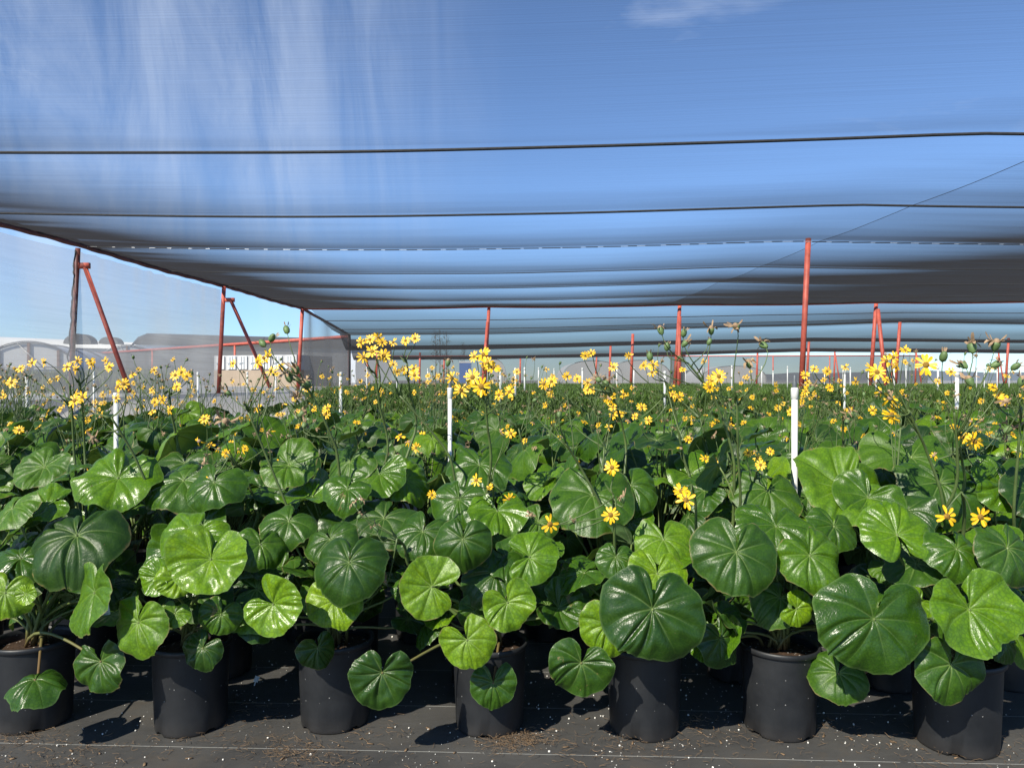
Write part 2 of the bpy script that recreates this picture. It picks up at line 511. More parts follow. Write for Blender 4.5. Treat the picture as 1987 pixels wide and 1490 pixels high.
# ------------------------------------------------------------------ leaf meshes
def leaf_geo(rg, D, hi=False, cup=0.0, saddle=0.0, tip=0.06, sinus=0.22, bulge=0.030, wave=0.03, droop=0.0, fold=0.0):
    nr, seg = (13, 8) if hi else (8, 4)
    NV = 9
    ns = NV * seg
    amax = math.pi - sinus
    # unevenly spaced sectors, one main vein in the middle of each
    wgt = 1 + rg.uniform(-0.22, 0.22, NV)
    edges = np.concatenate([[0], np.cumsum(wgt)]) / wgt.sum() * 2 * amax - amax
    a = np.interp(np.arange(ns + 1) / seg, np.arange(NV + 1), edges)
    rr = np.concatenate([[0.0], np.linspace(0.05, 1.0, nr) ** 0.85])
    i = np.arange(ns + 1)
    ph = (i % seg) / seg
    f = np.abs(ph - 0.5) * 2
    e = np.abs(a) / amax
    lob = np.clip((e - 0.82) / 0.18, 0, 1)
    Ra = 0.5 * (1 + tip * np.cos(a) - 0.03 * np.cos(2 * a))
    Ra *= 1 - 0.44 * lob ** 2.4
    Ra *= 1 + 0.038 * (1 - f) * (1 - lob) + 0.045 * np.sin(2 * a + rg.uniform(0, 6)) + 0.028 * np.sin(3 * a + rg.uniform(0, 6)) + 0.018 * np.sin(5 * a + rg.uniform(0, 6))
    Ra *= 1 + rg.normal(0, 0.008, ns + 1)
    Ra *= D
    Rg = rr[:, None] * Ra[None, :]
    rf = np.broadcast_to(rr[:, None], Rg.shape)
    env = 1 - (np.abs(a) / amax) ** 4
    bend = rg.uniform(-0.38, -0.05) * np.sin(a) + 0.14 * np.sin(2 * a + rg.uniform(0, 6)) + 0.09 * np.sin(4 * a + rg.uniform(0, 6))
    A = a[None, :] + (bend * env)[None, :] * rr[:, None] ** 1.6
    x, y = Rg * np.sin(A), -Rg * np.cos(A)
    q = Rg / D
    z = cup * q ** 2 + saddle * q ** 2 * np.cos(2 * A)
    ff = np.broadcast_to(f[None, :], Rg.shape)
    wf = np.clip((rf - 0.42) / 0.4, 0, 1) ** 1.5
    f2 = 1 - np.abs(2 * ff - 1)
    prof = (1 - wf) * ff * (2 - ff) + wf * (0.35 * ff * (2 - ff) + 0.62 * f2 * (2 - f2))     # the veins fork towards the rim
    lip = rg.uniform(0.005, 0.045)
    amp = np.interp(np.arange(ns + 1) / seg, np.arange(NV + 1), rg.uniform(0.35, 1.6, NV + 1))
    amp = np.broadcast_to(amp[None, :], Rg.shape)
    z = z + bulge * amp * np.minimum(q * 3.0, 1.0) * prof * (1 - 0.55 * rf ** 5)
    z = z - lip * np.clip((rf - 0.72) / 0.28, 0, 1) ** 2
    # soft swellings between the side veins, irregular
    p1, p2, p3 = rg.uniform(0, 50, 3)
    und = np.sin(x / D * 11 + p1 + 1.7 * np.sin(y / D * 7 + p2)) * np.sin(y / D * 12 + p3 + 1.5 * np.sin(x / D * 8 + p1))
    z = z + 0.22 * bulge * und * np.minimum(q * 2.5, 1.0)
    und2 = np.sin(rf * 17 + 2.5 * np.sin(3 * A + p2) + p3) * ff
    z = z + 0.13 * bulge * rf * und2
    k = rg.integers(3, 6)
    z = z + wave * rf ** 3 * np.sin(k * A + rg.uniform(0, 6.28)) * 1.0
    z = z + wave * 0.5 * rf ** 4 * np.sin((k + 4) * A + rg.uniform(0, 6.28))
    z = z - droop * np.clip(-y / D, 0, 1) ** 2
    z = z - fold * np.abs(x / D) ** 1.5
    z = z - 0.28 * np.clip(0.10 - q, 0, 1)     # dimple where the stem joins
    z = z * D
    V = np.stack([x, y, z], -1).reshape(-1, 3)
    W = ns + 1
    faces = []
    for j in range(len(rr) - 1):
        for s in range(ns):
            if j == 0: faces.append((0, W + s, W + s + 1))
            else: faces.append((j * W + s, (j + 1) * W + s, (j + 1) * W + s + 1, j * W + s + 1))
    sect = 2 * amax / NV / 2
    dist = (ff * sect * Rg).reshape(-1)
    return V, faces, np.stack([dist, rf.reshape(-1)], -1), np.stack([ff.reshape(-1), np.broadcast_to(A, Rg.shape).reshape(-1)], -1)


def leaf_mesh(geo, mat4, stem=None):
    V, faces, uv, aux = geo
    m3 = np.array(mat4.to_3x3())
    VV = V @ m3.T + np.array(mat4.translation)
    me = bpy.data.meshes.new('leaf')
    vs, fs = VV.tolist(), list(faces)
    nleaf = len(fs)
    if stem is not None:
        n0 = len(vs)
        vs += [tuple(p) for p in stem.v]
        fs += [tuple(i + n0 for i in q) for q in stem.f]
    me.from_pydata(vs, [], fs)
    me.materials.append(M['leaf'])
    me.materials.append(M['stem'])
    mi = [0] * nleaf + [1] * (len(fs) - nleaf)
    me.polygons.foreach_set('material_index', mi)
    me.polygons.foreach_set('use_smooth', [True] * len(fs))
    li = np.zeros(len(me.loops), dtype=np.int32)
    me.loops.foreach_get('vertex_index', li)
    for nm, src in (('vein', uv), ('aux', aux)):
        lay = me.uv_layers.new(name=nm)
        full = np.ones((len(vs), 2))
        full[:len(src)] = src
        lay.data.foreach_set('uv', full[li].astype(np.float32).reshape(-1))
    me.update()
    return me


def frame(psi, tau, phi):
    """leaf axes: psi turns the face to the right, tau tips it up, phi turns the notch clockwise (seen from the front)"""
    p, t, f = R(psi), R(tau), R(phi)
    n = Vector((math.sin(p) * math.cos(t), -math.cos(p) * math.cos(t), math.sin(t)))
    up = Vector((-math.sin(p) * math.sin(t), math.cos(p) * math.sin(t), math.cos(t)))
    right = up.cross(n)
    u2 = up * math.cos(f) + right * math.sin(f)
    r2 = right * math.cos(f) - up * math.sin(f)
    return r2, u2, n


def mat_from(r, u, n, loc):
    return Matrix(((r.x, u.x, n.x, loc.x), (r.y, u.y, n.y, loc.y), (r.z, u.z, n.z, loc.z), (0, 0, 0, 1)))


def bez(p0, p1, p2, p3, n):
    out = []
    for i in range(n + 1):
        t = i / n
        s = 1 - t
        out.append(p0 * s ** 3 + p1 * 3 * s * s * t + p2 * 3 * s * t * t + p3 * t ** 3)
    return out


def petiole(crown, att, n, r=0.0035, sides=6, steps=9):
    L = (att - crown).length
    mb = MB()
    p1 = crown + Vector((0, 0, 1)) * L * 0.38 + (att - crown) * 0.12
    p2 = att - n * L * 0.18 - Vector((0, 0, 1)) * L * 0.16
    pts = bez(crown, p1, p2, att - n * 0.001, steps)
    mb.tube(pts, [r * (1.5 - 0.7 * i / steps) for i in range(steps + 1)], sides)
    return mb


SUN_H = Vector((-0.45, -0.62, 0.64))
# ------------------------------------------------------------------ flower heads (local +Z is the way they face)
def petal_strip(mb, ang, L, W, lift, curl, mi, twist=0.0):
    n = 4
    vs = []
    for i in range(n + 1):
        t = i / n
        w = W * (0.35 + 1.3 * t - 0.9 * t ** 3) * (0.62 if i == n else 1)
        rad = 0.006 + L * t
        z = lift * t * L + curl * t * t * L
        for s in (-1, 0, 1):
            off = s * w * 0.5
            vs.append((rad * math.cos(ang) - off * math.sin(ang), rad * math.sin(ang) + off * math.cos(ang), z + (0.12 * W if s else 0) + s * twist * w * t))
    fs = []
    for i in range(n):
        for k in range(2):
            a = i * 3 + k
            fs.append((a, a + 1, a + 4, a + 3))
    mb.add(vs, fs, mi)


def dome(mb, r, h, z, mi, n=10, rings=3):
    prof = [(r * math.cos(math.pi / 2 * i / rings), z + h * math.sin(math.pi / 2 * i / rings)) for i in range(rings)] + [(0.0004, z + h)]
    mb.lathe(prof, n, mi)


def cup(mb, r, h, mi=2):
    mb.lathe([(0.002, -h), (r * 0.75, -h * 0.75), (r, -h * 0.3), (r * 0.92, 0.0), (r * 0.6, 0.001)], 9, mi)


def head_mesh(kind, rg):
    mb = MB()
    if kind == 'y':
        n = rg.randint(8, 12)
        gap = rg.random() < 0.4
        for i in range(n):
            if gap and rg.random() < 0.18: continue
            petal_strip(mb, 2 * math.pi * i / n + rg.gauss(0, 0.10), rg.uniform(0.0155, 0.0215), rg.uniform(0.0065, 0.0085), rg.uniform(-0.05, 0.30), rg.uniform(-0.45, 0.15), 0, rg.gauss(0, 0.12))
        dome(mb, 0.0072, 0.004, 0.0008, 1)
        cup(mb, 0.006, 0.013)
    elif kind == 'o':      # old flower: few drooping petals, brown centre
        n = 9
        for i in range(n):
            if rg.random() < 0.35: continue
            petal_strip(mb, 2 * math.pi * i / n + rg.gauss(0, 0.2), rg.uniform(0.012, 0.02), rg.uniform(0.005, 0.008), rg.uniform(-0.4, 0.3), rg.uniform(-1.0, -0.2), 0 if rg.random() < 0.75 else 3, rg.gauss(0, 0.3))
        dome(mb, 0.0075, 0.005, 0.0008, 3)
        cup(mb, 0.0065, 0.014)
    elif kind == 'w':      # withered: curled brown strands on a green cup
        for i in range(9):
            petal_strip(mb, rg.uniform(0, 6.28), rg.uniform(0.007, 0.014), rg.uniform(0.003, 0.006), rg.uniform(0.2, 1.3), rg.uniform(-1.6, 0.6), 3, rg.gauss(0, 0.6))
        dome(mb, 0.006, 0.007, 0.0, 3, 8)
        cup(mb, 0.0075, 0.016)
    elif kind == 's':      # pale seed fluff
        for i in range(70):
            th, ph = rg.uniform(0, 6.28), math.acos(rg.uniform(-0.2, 1))
            dr = Vector((math.sin(ph) * math.cos(th), math.sin(ph) * math.sin(th), math.cos(ph)))
            L = rg.uniform(0.011, 0.017)
            side = dr.orthogonal().normalized() * 0.0006
            mb.add([side, -side, dr * L - side, dr * L + side], [(0, 1, 2, 3)], 4)
        cup(mb, 0.006, 0.010)
    else:                  # bud
        mb.lathe([(0.0015, -0.016), (0.0058, -0.012), (0.0070, -0.006), (0.0060, 0.0), (0.0035, 0.004), (0.0004, 0.005)], 9, 2)
        for i in range(4):
            petal_strip(mb, rg.uniform(0, 6.28), 0.005, 0.003, 1.2, 0.4, 3)
    return mb.mesh('flower', [M['petal'], M['disk'], M['cup'], M['dry'], M['fluff']])


rg0 = random.Random(3)
HEADS = {'y': [head_mesh('y', rg0) for _ in range(8)], 'o': [head_mesh('o', rg0) for _ in range(5)], 'w': [head_mesh('w', rg0) for _ in range(5)], 's': [head_mesh('s', rg0) for _ in range(2)], 'b': [head_mesh('b', rg0) for _ in range(3)]}
HNAME = {'y': 'flower', 'o': 'fading_flower', 'w': 'withered_flower', 's': 'seed_head', 'b': 'flower_bud'}


def head_object(kind, loc, face, size, parent, rg):
    o = link(HNAME[kind], rg.choice(HEADS[kind]), parent)
    q = face.normalized().to_track_quat('Z', 'Y')
    m = q.to_matrix().to_4x4() @ Matrix.Rotation(rg.uniform(0, 6.28), 4, 'Z')
    o.matrix_local = Matrix.Translation(loc) @ m @ Matrix.Scale(size, 4)
    return o


def add_mesh(mb, me, m4, mi):
    """fold an existing small mesh into mb; mi maps its materials"""
    mb_n = len(mb.v)
    mb.v.extend([tuple(m4 @ v.co) for v in me.vertices])
    for p in me.polygons:
        mb.f.append(tuple(i + mb_n for i in p.vertices))
        mb.m.append(mi[p.material_index])


def stalk_object(parent, base, path, heads, rg, r0=0.0055, hand=False, merge=False):
    """one flowering stalk: stem through path, a forked branch to every head. All points in the plant's own space"""
    mb = MB()
    pts = [base] + path
    # smooth the stem
    sm = []
    for i in range(len(pts) - 1):
        a, b = pts[i], pts[i + 1]
        pa, pb = pts[max(i - 1, 0)], pts[min(i + 2, len(pts) - 1)]
        for k in range(5):
            t = k / 5
            ta, tb = (b - pa) * 0.26, (pb - a) * 0.26
            sm.append(a * (2 * t ** 3 - 3 * t * t + 1) + ta * (t ** 3 - 2 * t * t + t) + b * (3 * t * t - 2 * t ** 3) + tb * (t ** 3 - t * t))
    sm.append(pts[-1])
    n = len(sm)
    mb.tube(sm, [r0 * (1.15 - 0.5 * i / (n - 1)) for i in range(n)], 7)
    node = path[-1]
    hs = []
    for k, (loc, kind, size) in enumerate(heads):
        # start each branch somewhere along the upper stem
        st = sm[max(0, n - 1 - rg.randint(0, 4))] if k else node
        L = (loc - st).length
        mid = st.lerp(loc, 0.5) + Vector((rg.gauss(0, 0.03), rg.gauss(0, 0.03), -0.10 * L)) * 1.0
        face = Vector((rg.gauss(-0.15, 0.25 if hand else 0.45), -0.85 + rg.gauss(0, 0.15 if hand else 0.35), rg.uniform(0.0, 0.45) if hand else rg.uniform(0.1, 0.9))) if kind in 'yo' else Vector((rg.gauss(0, 0.4), rg.gauss(-0.2, 0.4), rg.uniform(0.3, 1.0)))
        face.normalize()
        end = loc - face * 0.012 * size
        bp = bez(st, st.lerp(mid, 0.7), end - face * min(0.04, L * 0.3) - Vector((0, 0, 0.02)), end, 6)
        mb.tube(bp, [r0 * 0.5 * (1 - 0.55 * i / 6) for i in range(7)], 5)
        if L > 0.06 and rg.random() < 0.6:      # a small bract at the fork
            u = (mid - st).normalized()
            s = u.orthogonal().normalized() * 0.005
            q = st + u * 0.015
            mb.add([st, q + s, q + u * 0.03 + Vector((0, 0, 0.006)), q - s], [(0, 1, 2, 3)])
        if merge and kind in 'wbs':
            m4 = Matrix.Translation(loc) @ face.to_track_quat('Z', 'Y').to_matrix().to_4x4() @ Matrix.Scale(size, 4)
            add_mesh(mb, rg.choice(HEADS[kind]), m4, [1, 2, 3, 4, 5])
        else: hs.append((kind, loc, face, size))
    o = mb.build('flower_stalk', [M['stalk'], M['petal'], M['disk'], M['cup'], M['dry'], M['fluff']], parent)
    for kind, loc, face, size in hs: head_object(kind, loc, face, size, o, rg)
    return o


# ------------------------------------------------------------------ pots
POT_H, POT_R = 0.262, 0.122


def make_pot_meshes():
    mb = MB()
    n = 48
    prof = [(0.096, 0.012), (0.1015, 0.0), (0.1035, 0.004), (0.1045, 0.012), (0.1070, 0.08), (0.1098, 0.16), (0.1120, 0.242), (0.1125, 0.250)]
    mb.lathe(prof, n)
    # drain notches in the foot
    for k in range(n):
        if (k % 12) in (4, 5):
            for ring in (1, 2):
                x, y, z = mb.v[ring * n + k]
                mb.v[ring * n + k] = (x, y, 0.012)
    mb.lathe([(0.1085, 0.250), (0.1065, 0.20)], n)
    body = mb.mesh('pot', M['pot'])
    mr = MB()
    mr.lathe([(0.1128, 0.246), (0.1185, 0.246), (0.1205, 0.249), (0.1210, 0.256), (0.1195, 0.261), (0.1165, 0.2625), (0.1120, 0.260), (0.1090, 0.2495)], n)
    rim = mr.mesh('rim', M['pot'])
    ms = MB()
    rings = [0.0005, 0.03, 0.06, 0.085, 0.1078]
    for r in rings:
        for k in range(24):
            a = 2 * math.pi * k / 24
            ms.v.append((r * math.cos(a), r * math.sin(a), 0.232 + 0.008 * mnoise.noise(Vector((r * 40 * math.cos(a), r * 40 * math.sin(a), 1))) + 0.010 * (1 - r / 0.108)))
    for i in range(4):
        for k in range(24):
            ms.f.append((i * 24 + k, i * 24 + (k + 1) % 24, (i + 1) * 24 + (k + 1) % 24, (i + 1) * 24 + k))
            ms.m.append(0)
    soil = ms.mesh('soil', M['soil'])
    return body, rim, soil


POT_ME, RIM_ME, SOIL_ME = make_pot_meshes()


def pot_parts(root, rot=0.0, rim=True):
    p = link('pot', POT_ME, root)
    p.rotation_euler = (0, 0, rot)
    if rim: link('rim', RIM_ME, p)
    link('soil', SOIL_ME, root)


CROWN = Vector((0, 0, 0.245))


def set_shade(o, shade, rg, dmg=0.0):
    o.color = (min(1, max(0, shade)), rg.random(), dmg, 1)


def rand_geo(rg, D, hi=False):
    return leaf_geo(rg, D, hi, cup=rg.choice([-0.62, -0.40, 0.12, 0.40, 0.60]) * rg.uniform(0.5, 1.15), saddle=rg.normal(0, 0.24), tip=rg.uniform(0.02, 0.13), sinus=rg.uniform(0.10, 0.34),
                    bulge=rg.uniform(0.036, 0.062), wave=rg.uniform(0.02, 0.06), droop=rg.uniform(-0.1, 0.30), fold=rg.uniform(-0.30, 0.40))


def auto_leaf(root, rg, az, rho, z, D, shade, hi=False, split_stem=False, flat=None):
    """a leaf that leans outward from the crown and turns to the light"""
    rad = Vector((math.cos(az), math.sin(az), 0))
    att = rad * rho + Vector((0, 0, z))
    nrm = rad * (0.25 + 2.0 * rho) * rg.uniform(0.5, 1.2) + Vector((0, 0, rg.uniform(0.7, 1.2) if flat is None else flat)) + Vector((-0.20, -0.42, 0.05)) * rg.uniform(0.4, 1.4) + Vector((rg.normal(0, 0.30), rg.normal(0, 0.30), 0))
    nrm.normalize()
    inward = -rad + Vector((rg.normal(0, 0.35), rg.normal(0, 0.35), 0))
    up = (inward - nrm * inward.dot(nrm)).normalized()
    right = up.cross(nrm)
    c0 = CROWN + Vector((rg.normal(0, 0.018), rg.normal(0, 0.018), 0))
    st = petiole(c0, att, nrm, r=0.0028 + D * 0.004, sides=6 if hi else 5, steps=8 if hi else 6)
    geo = rand_geo(rg, D, hi)
    m4 = mat_from(right, up, nrm, att)
    if split_stem:
        o = link('leaf', leaf_mesh(geo, m4), root)
        st.build('leaf_stem', M['stem'], o)
    else:
        o = link('leaf', leaf_mesh(geo, m4, st), root)
    set_shade(o, shade, rg, 1.0 if rg.random() < 0.10 else 0.0)
    return o


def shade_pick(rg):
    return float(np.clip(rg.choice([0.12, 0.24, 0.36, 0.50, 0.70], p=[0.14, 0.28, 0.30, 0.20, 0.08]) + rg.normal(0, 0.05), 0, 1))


def auto_stalk(root, rg, pr, zmin=0.58, zmax=0.92):
    a = pr.uniform(0, 6.28)
    lean = Vector((math.cos(a), math.sin(a), 0)) * pr.uniform(0.02, 0.16)
    h = pr.uniform(zmin, zmax)
    base = CROWN + Vector((pr.gauss(0, 0.02), pr.gauss(0, 0.02), 0))
    node = base + lean * 0.8 + Vector((0, 0, h * 0.72))
    path = [base + lean * 0.25 + Vector((0, 0, h * 0.36)), node]
    hs = []
    for _ in range(pr.randint(6, 10)):
        b = pr.uniform(0, 6.28)
        q = pr.uniform(0.02, 0.17)
        loc = node + lean * 0.2 + Vector((q * math.cos(b), q * math.sin(b), h * 0.26 - q * 0.6 + pr.uniform(-0.09, 0.07)))
        hs.append((loc, pr.choices('yowbs', [29, 11, 39, 18, 3])[0], pr.uniform(0.60, 0.92)))
    return stalk_object(root, base, path, hs, pr, r0=pr.uniform(0.0035, 0.005), merge=True)


# ------------------------------------------------------------------ the bed of potted plants
def row_depth(k, X): return 2.31 + 0.385 * k - 0.035 * X


FRONT = [(65, 2.33), (370, 2.31), (650, 2.335), (950, 2.31), (1250, 2.285), (1513, 2.285), (1857, 2.19)]
FRONT_LABELS = [
    'leopard plant at the left end of the front row, one leaf hanging down its pot',
    'leopard plant in the front row, pale heart-shaped leaf hanging beside its black pot',
    'leopard plant in the front row, dome-shaped leaf and small folded leaf over its pot',
    'front row leopard plant with two hanging bright leaves and a glossy drooping one',
    'potted leopard plant in the front row whose huge glossy leaf covers its pot rim',
    'potted leopard plant in the front row, pot rim and reddish stem bases open to view',
    'leopard plant at the right end of the front row with the broadest leaf']
plants = []          # (root, x, y)
for i, (px, d) in enumerate(FRONT):
    x = (px - CX) / F_PX * d
    root = empty('potted_plant', (x, d, 0.005))
    tag(root, FRONT_LABELS[i], 'potted plant', 'potted leopard plants set out in rows')
    pot_parts(root, rnd.uniform(0, 6.28))
    if i == 6: root.scale = (1.06, 1.06, 1.0)
    plants.append(root)
ROW1 = []
for j in range(10):
    x = -2.04 + 0.475 * j + rnd.gauss(0, 0.02)
    d = row_depth(1, x) + rnd.gauss(0, 0.02)
    root = empty('potted_plant', (x, d, 0.005))
    tag(root, 'potted leopard plant in the second row, its pot shaded behind the front row', 'potted plant', 'potted leopard plants set out in rows')
    pot_parts(root, rnd.uniform(0, 6.28))
    ROW1.append(root)

# hand-read leaves: plant, px, py, depth, width in px, phi, tau, psi, shade, cup, tip, droop, sinus, fold
# plant: 0..6 front row, 'r' = nearest plant of the second row
HL = [
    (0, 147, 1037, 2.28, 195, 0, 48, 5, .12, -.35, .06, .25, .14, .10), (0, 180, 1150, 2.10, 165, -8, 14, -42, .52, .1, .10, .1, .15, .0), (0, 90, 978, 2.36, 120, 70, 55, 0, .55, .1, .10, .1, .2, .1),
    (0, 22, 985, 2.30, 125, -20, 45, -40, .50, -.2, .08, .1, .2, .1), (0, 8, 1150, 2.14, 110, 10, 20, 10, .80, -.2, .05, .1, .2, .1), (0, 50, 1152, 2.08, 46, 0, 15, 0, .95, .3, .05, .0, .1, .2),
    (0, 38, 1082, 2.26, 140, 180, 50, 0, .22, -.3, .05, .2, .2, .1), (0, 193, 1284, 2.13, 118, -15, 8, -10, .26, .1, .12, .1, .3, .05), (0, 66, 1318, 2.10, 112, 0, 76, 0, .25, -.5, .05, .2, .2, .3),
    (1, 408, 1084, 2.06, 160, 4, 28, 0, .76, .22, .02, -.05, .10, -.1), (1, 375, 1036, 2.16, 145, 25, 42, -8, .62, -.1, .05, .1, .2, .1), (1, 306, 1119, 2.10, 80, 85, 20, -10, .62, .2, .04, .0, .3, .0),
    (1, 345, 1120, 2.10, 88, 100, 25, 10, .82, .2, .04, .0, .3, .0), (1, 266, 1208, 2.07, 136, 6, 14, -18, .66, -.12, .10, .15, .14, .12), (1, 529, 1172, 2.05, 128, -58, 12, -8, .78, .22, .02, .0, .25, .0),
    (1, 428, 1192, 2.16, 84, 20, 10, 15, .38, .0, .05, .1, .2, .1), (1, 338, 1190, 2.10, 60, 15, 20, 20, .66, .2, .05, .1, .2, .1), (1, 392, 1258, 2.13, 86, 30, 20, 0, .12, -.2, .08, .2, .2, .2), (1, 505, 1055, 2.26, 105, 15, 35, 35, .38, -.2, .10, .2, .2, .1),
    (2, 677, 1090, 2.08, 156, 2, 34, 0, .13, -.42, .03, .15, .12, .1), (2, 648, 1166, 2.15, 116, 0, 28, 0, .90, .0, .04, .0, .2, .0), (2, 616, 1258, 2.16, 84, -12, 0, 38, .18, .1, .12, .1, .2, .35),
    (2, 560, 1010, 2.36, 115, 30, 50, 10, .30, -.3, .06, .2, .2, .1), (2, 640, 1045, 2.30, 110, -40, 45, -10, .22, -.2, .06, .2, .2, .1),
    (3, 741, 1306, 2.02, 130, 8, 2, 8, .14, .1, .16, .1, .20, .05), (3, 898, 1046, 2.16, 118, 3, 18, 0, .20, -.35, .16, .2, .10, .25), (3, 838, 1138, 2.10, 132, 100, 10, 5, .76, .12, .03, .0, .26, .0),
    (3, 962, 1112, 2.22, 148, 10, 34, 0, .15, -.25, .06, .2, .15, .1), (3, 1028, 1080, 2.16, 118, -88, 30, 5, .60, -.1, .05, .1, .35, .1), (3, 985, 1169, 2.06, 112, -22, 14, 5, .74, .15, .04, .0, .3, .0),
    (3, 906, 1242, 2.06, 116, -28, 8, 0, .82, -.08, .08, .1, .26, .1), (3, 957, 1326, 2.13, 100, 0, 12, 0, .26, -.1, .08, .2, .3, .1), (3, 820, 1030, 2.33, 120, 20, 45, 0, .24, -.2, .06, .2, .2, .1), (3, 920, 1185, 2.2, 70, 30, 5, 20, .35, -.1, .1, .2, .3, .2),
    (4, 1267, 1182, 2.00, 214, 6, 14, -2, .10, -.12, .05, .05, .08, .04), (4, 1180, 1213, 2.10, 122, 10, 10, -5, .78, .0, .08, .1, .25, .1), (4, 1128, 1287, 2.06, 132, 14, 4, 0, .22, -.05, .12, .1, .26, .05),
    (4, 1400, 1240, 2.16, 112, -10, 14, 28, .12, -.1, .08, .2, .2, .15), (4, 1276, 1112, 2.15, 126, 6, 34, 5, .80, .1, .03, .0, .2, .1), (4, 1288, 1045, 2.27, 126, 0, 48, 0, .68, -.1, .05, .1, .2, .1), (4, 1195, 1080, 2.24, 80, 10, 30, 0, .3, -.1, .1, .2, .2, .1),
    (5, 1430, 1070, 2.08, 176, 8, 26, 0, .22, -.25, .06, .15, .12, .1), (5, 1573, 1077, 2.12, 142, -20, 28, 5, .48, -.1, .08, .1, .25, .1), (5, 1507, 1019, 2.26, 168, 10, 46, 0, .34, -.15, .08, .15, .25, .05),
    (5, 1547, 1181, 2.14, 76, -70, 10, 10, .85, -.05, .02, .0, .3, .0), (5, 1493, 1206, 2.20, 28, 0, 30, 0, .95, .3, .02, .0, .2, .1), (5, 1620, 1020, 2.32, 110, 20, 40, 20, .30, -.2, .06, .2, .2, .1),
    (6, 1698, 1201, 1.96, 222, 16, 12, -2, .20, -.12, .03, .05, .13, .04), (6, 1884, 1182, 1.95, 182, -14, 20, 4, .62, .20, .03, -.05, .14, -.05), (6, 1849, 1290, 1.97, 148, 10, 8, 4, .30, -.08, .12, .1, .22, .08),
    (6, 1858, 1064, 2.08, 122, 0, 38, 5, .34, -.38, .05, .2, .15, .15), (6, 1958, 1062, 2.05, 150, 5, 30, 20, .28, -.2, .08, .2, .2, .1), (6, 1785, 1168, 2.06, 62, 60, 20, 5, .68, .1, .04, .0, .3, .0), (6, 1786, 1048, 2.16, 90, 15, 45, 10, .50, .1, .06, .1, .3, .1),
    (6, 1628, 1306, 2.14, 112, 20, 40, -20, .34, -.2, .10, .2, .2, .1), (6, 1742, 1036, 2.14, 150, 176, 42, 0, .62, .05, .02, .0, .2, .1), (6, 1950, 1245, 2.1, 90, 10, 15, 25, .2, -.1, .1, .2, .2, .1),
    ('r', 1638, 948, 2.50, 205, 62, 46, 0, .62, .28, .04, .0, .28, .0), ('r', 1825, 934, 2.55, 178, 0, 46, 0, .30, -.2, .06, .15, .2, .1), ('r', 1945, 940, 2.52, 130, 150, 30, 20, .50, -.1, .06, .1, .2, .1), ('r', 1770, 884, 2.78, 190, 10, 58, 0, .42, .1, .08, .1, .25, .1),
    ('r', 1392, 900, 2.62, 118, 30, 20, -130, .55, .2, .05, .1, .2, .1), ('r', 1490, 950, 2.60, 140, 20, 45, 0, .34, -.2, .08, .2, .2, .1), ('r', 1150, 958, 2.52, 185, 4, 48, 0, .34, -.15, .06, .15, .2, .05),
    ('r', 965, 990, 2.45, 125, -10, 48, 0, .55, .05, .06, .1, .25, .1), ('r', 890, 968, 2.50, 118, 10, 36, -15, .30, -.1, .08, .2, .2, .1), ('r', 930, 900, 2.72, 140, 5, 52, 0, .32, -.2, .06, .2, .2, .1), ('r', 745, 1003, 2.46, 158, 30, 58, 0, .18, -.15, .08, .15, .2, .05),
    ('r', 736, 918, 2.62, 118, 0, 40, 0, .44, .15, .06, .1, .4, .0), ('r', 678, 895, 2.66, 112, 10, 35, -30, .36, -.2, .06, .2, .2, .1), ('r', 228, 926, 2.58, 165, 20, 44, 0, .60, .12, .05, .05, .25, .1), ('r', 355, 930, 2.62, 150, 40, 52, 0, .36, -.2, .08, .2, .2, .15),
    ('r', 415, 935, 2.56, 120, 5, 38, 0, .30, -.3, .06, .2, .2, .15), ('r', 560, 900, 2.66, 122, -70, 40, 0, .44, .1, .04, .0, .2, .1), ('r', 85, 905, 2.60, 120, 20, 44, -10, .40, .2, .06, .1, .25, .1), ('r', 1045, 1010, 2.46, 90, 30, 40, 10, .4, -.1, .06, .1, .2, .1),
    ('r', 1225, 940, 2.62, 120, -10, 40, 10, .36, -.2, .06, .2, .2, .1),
]
lrg = np.random.default_rng(5)
for row in HL:
    who, px, py, d, w, phi, tau, psi, sh, cu, tp, dr, si, fo = row
    att = P(px, py, d)
    if who == 'r': root = min(ROW1, key=lambda r: abs(r.location.x - att.x))
    else: root = plants[who]
    loc = att - Vector(root.location)
    loc = Vector((loc.x / root.scale.x, loc.y / root.scale.y, loc.z))
    rt, up, n = frame(psi, tau, phi)
    D = 0.91 * w / F_PX * d
    geo = leaf_geo(lrg, D, True, cup=cu * 1.35, saddle=lrg.normal(0, 0.12), tip=tp, sinus=si, bulge=lrg.uniform(0.042, 0.060), wave=lrg.uniform(0.025, 0.06), droop=dr, fold=fo)
    o = link('leaf', leaf_mesh(geo, mat_from(rt, up, n, loc)), root)
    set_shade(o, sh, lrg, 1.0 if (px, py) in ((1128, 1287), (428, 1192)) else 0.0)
    c0 = CROWN + Vector((lrg.normal(0, 0.02), lrg.normal(0, 0.02), -0.004))
    petiole(c0, loc, n, r=0.0030 + D * 0.0035, sides=8, steps=12).build('leaf_stem', M['stem'], o)

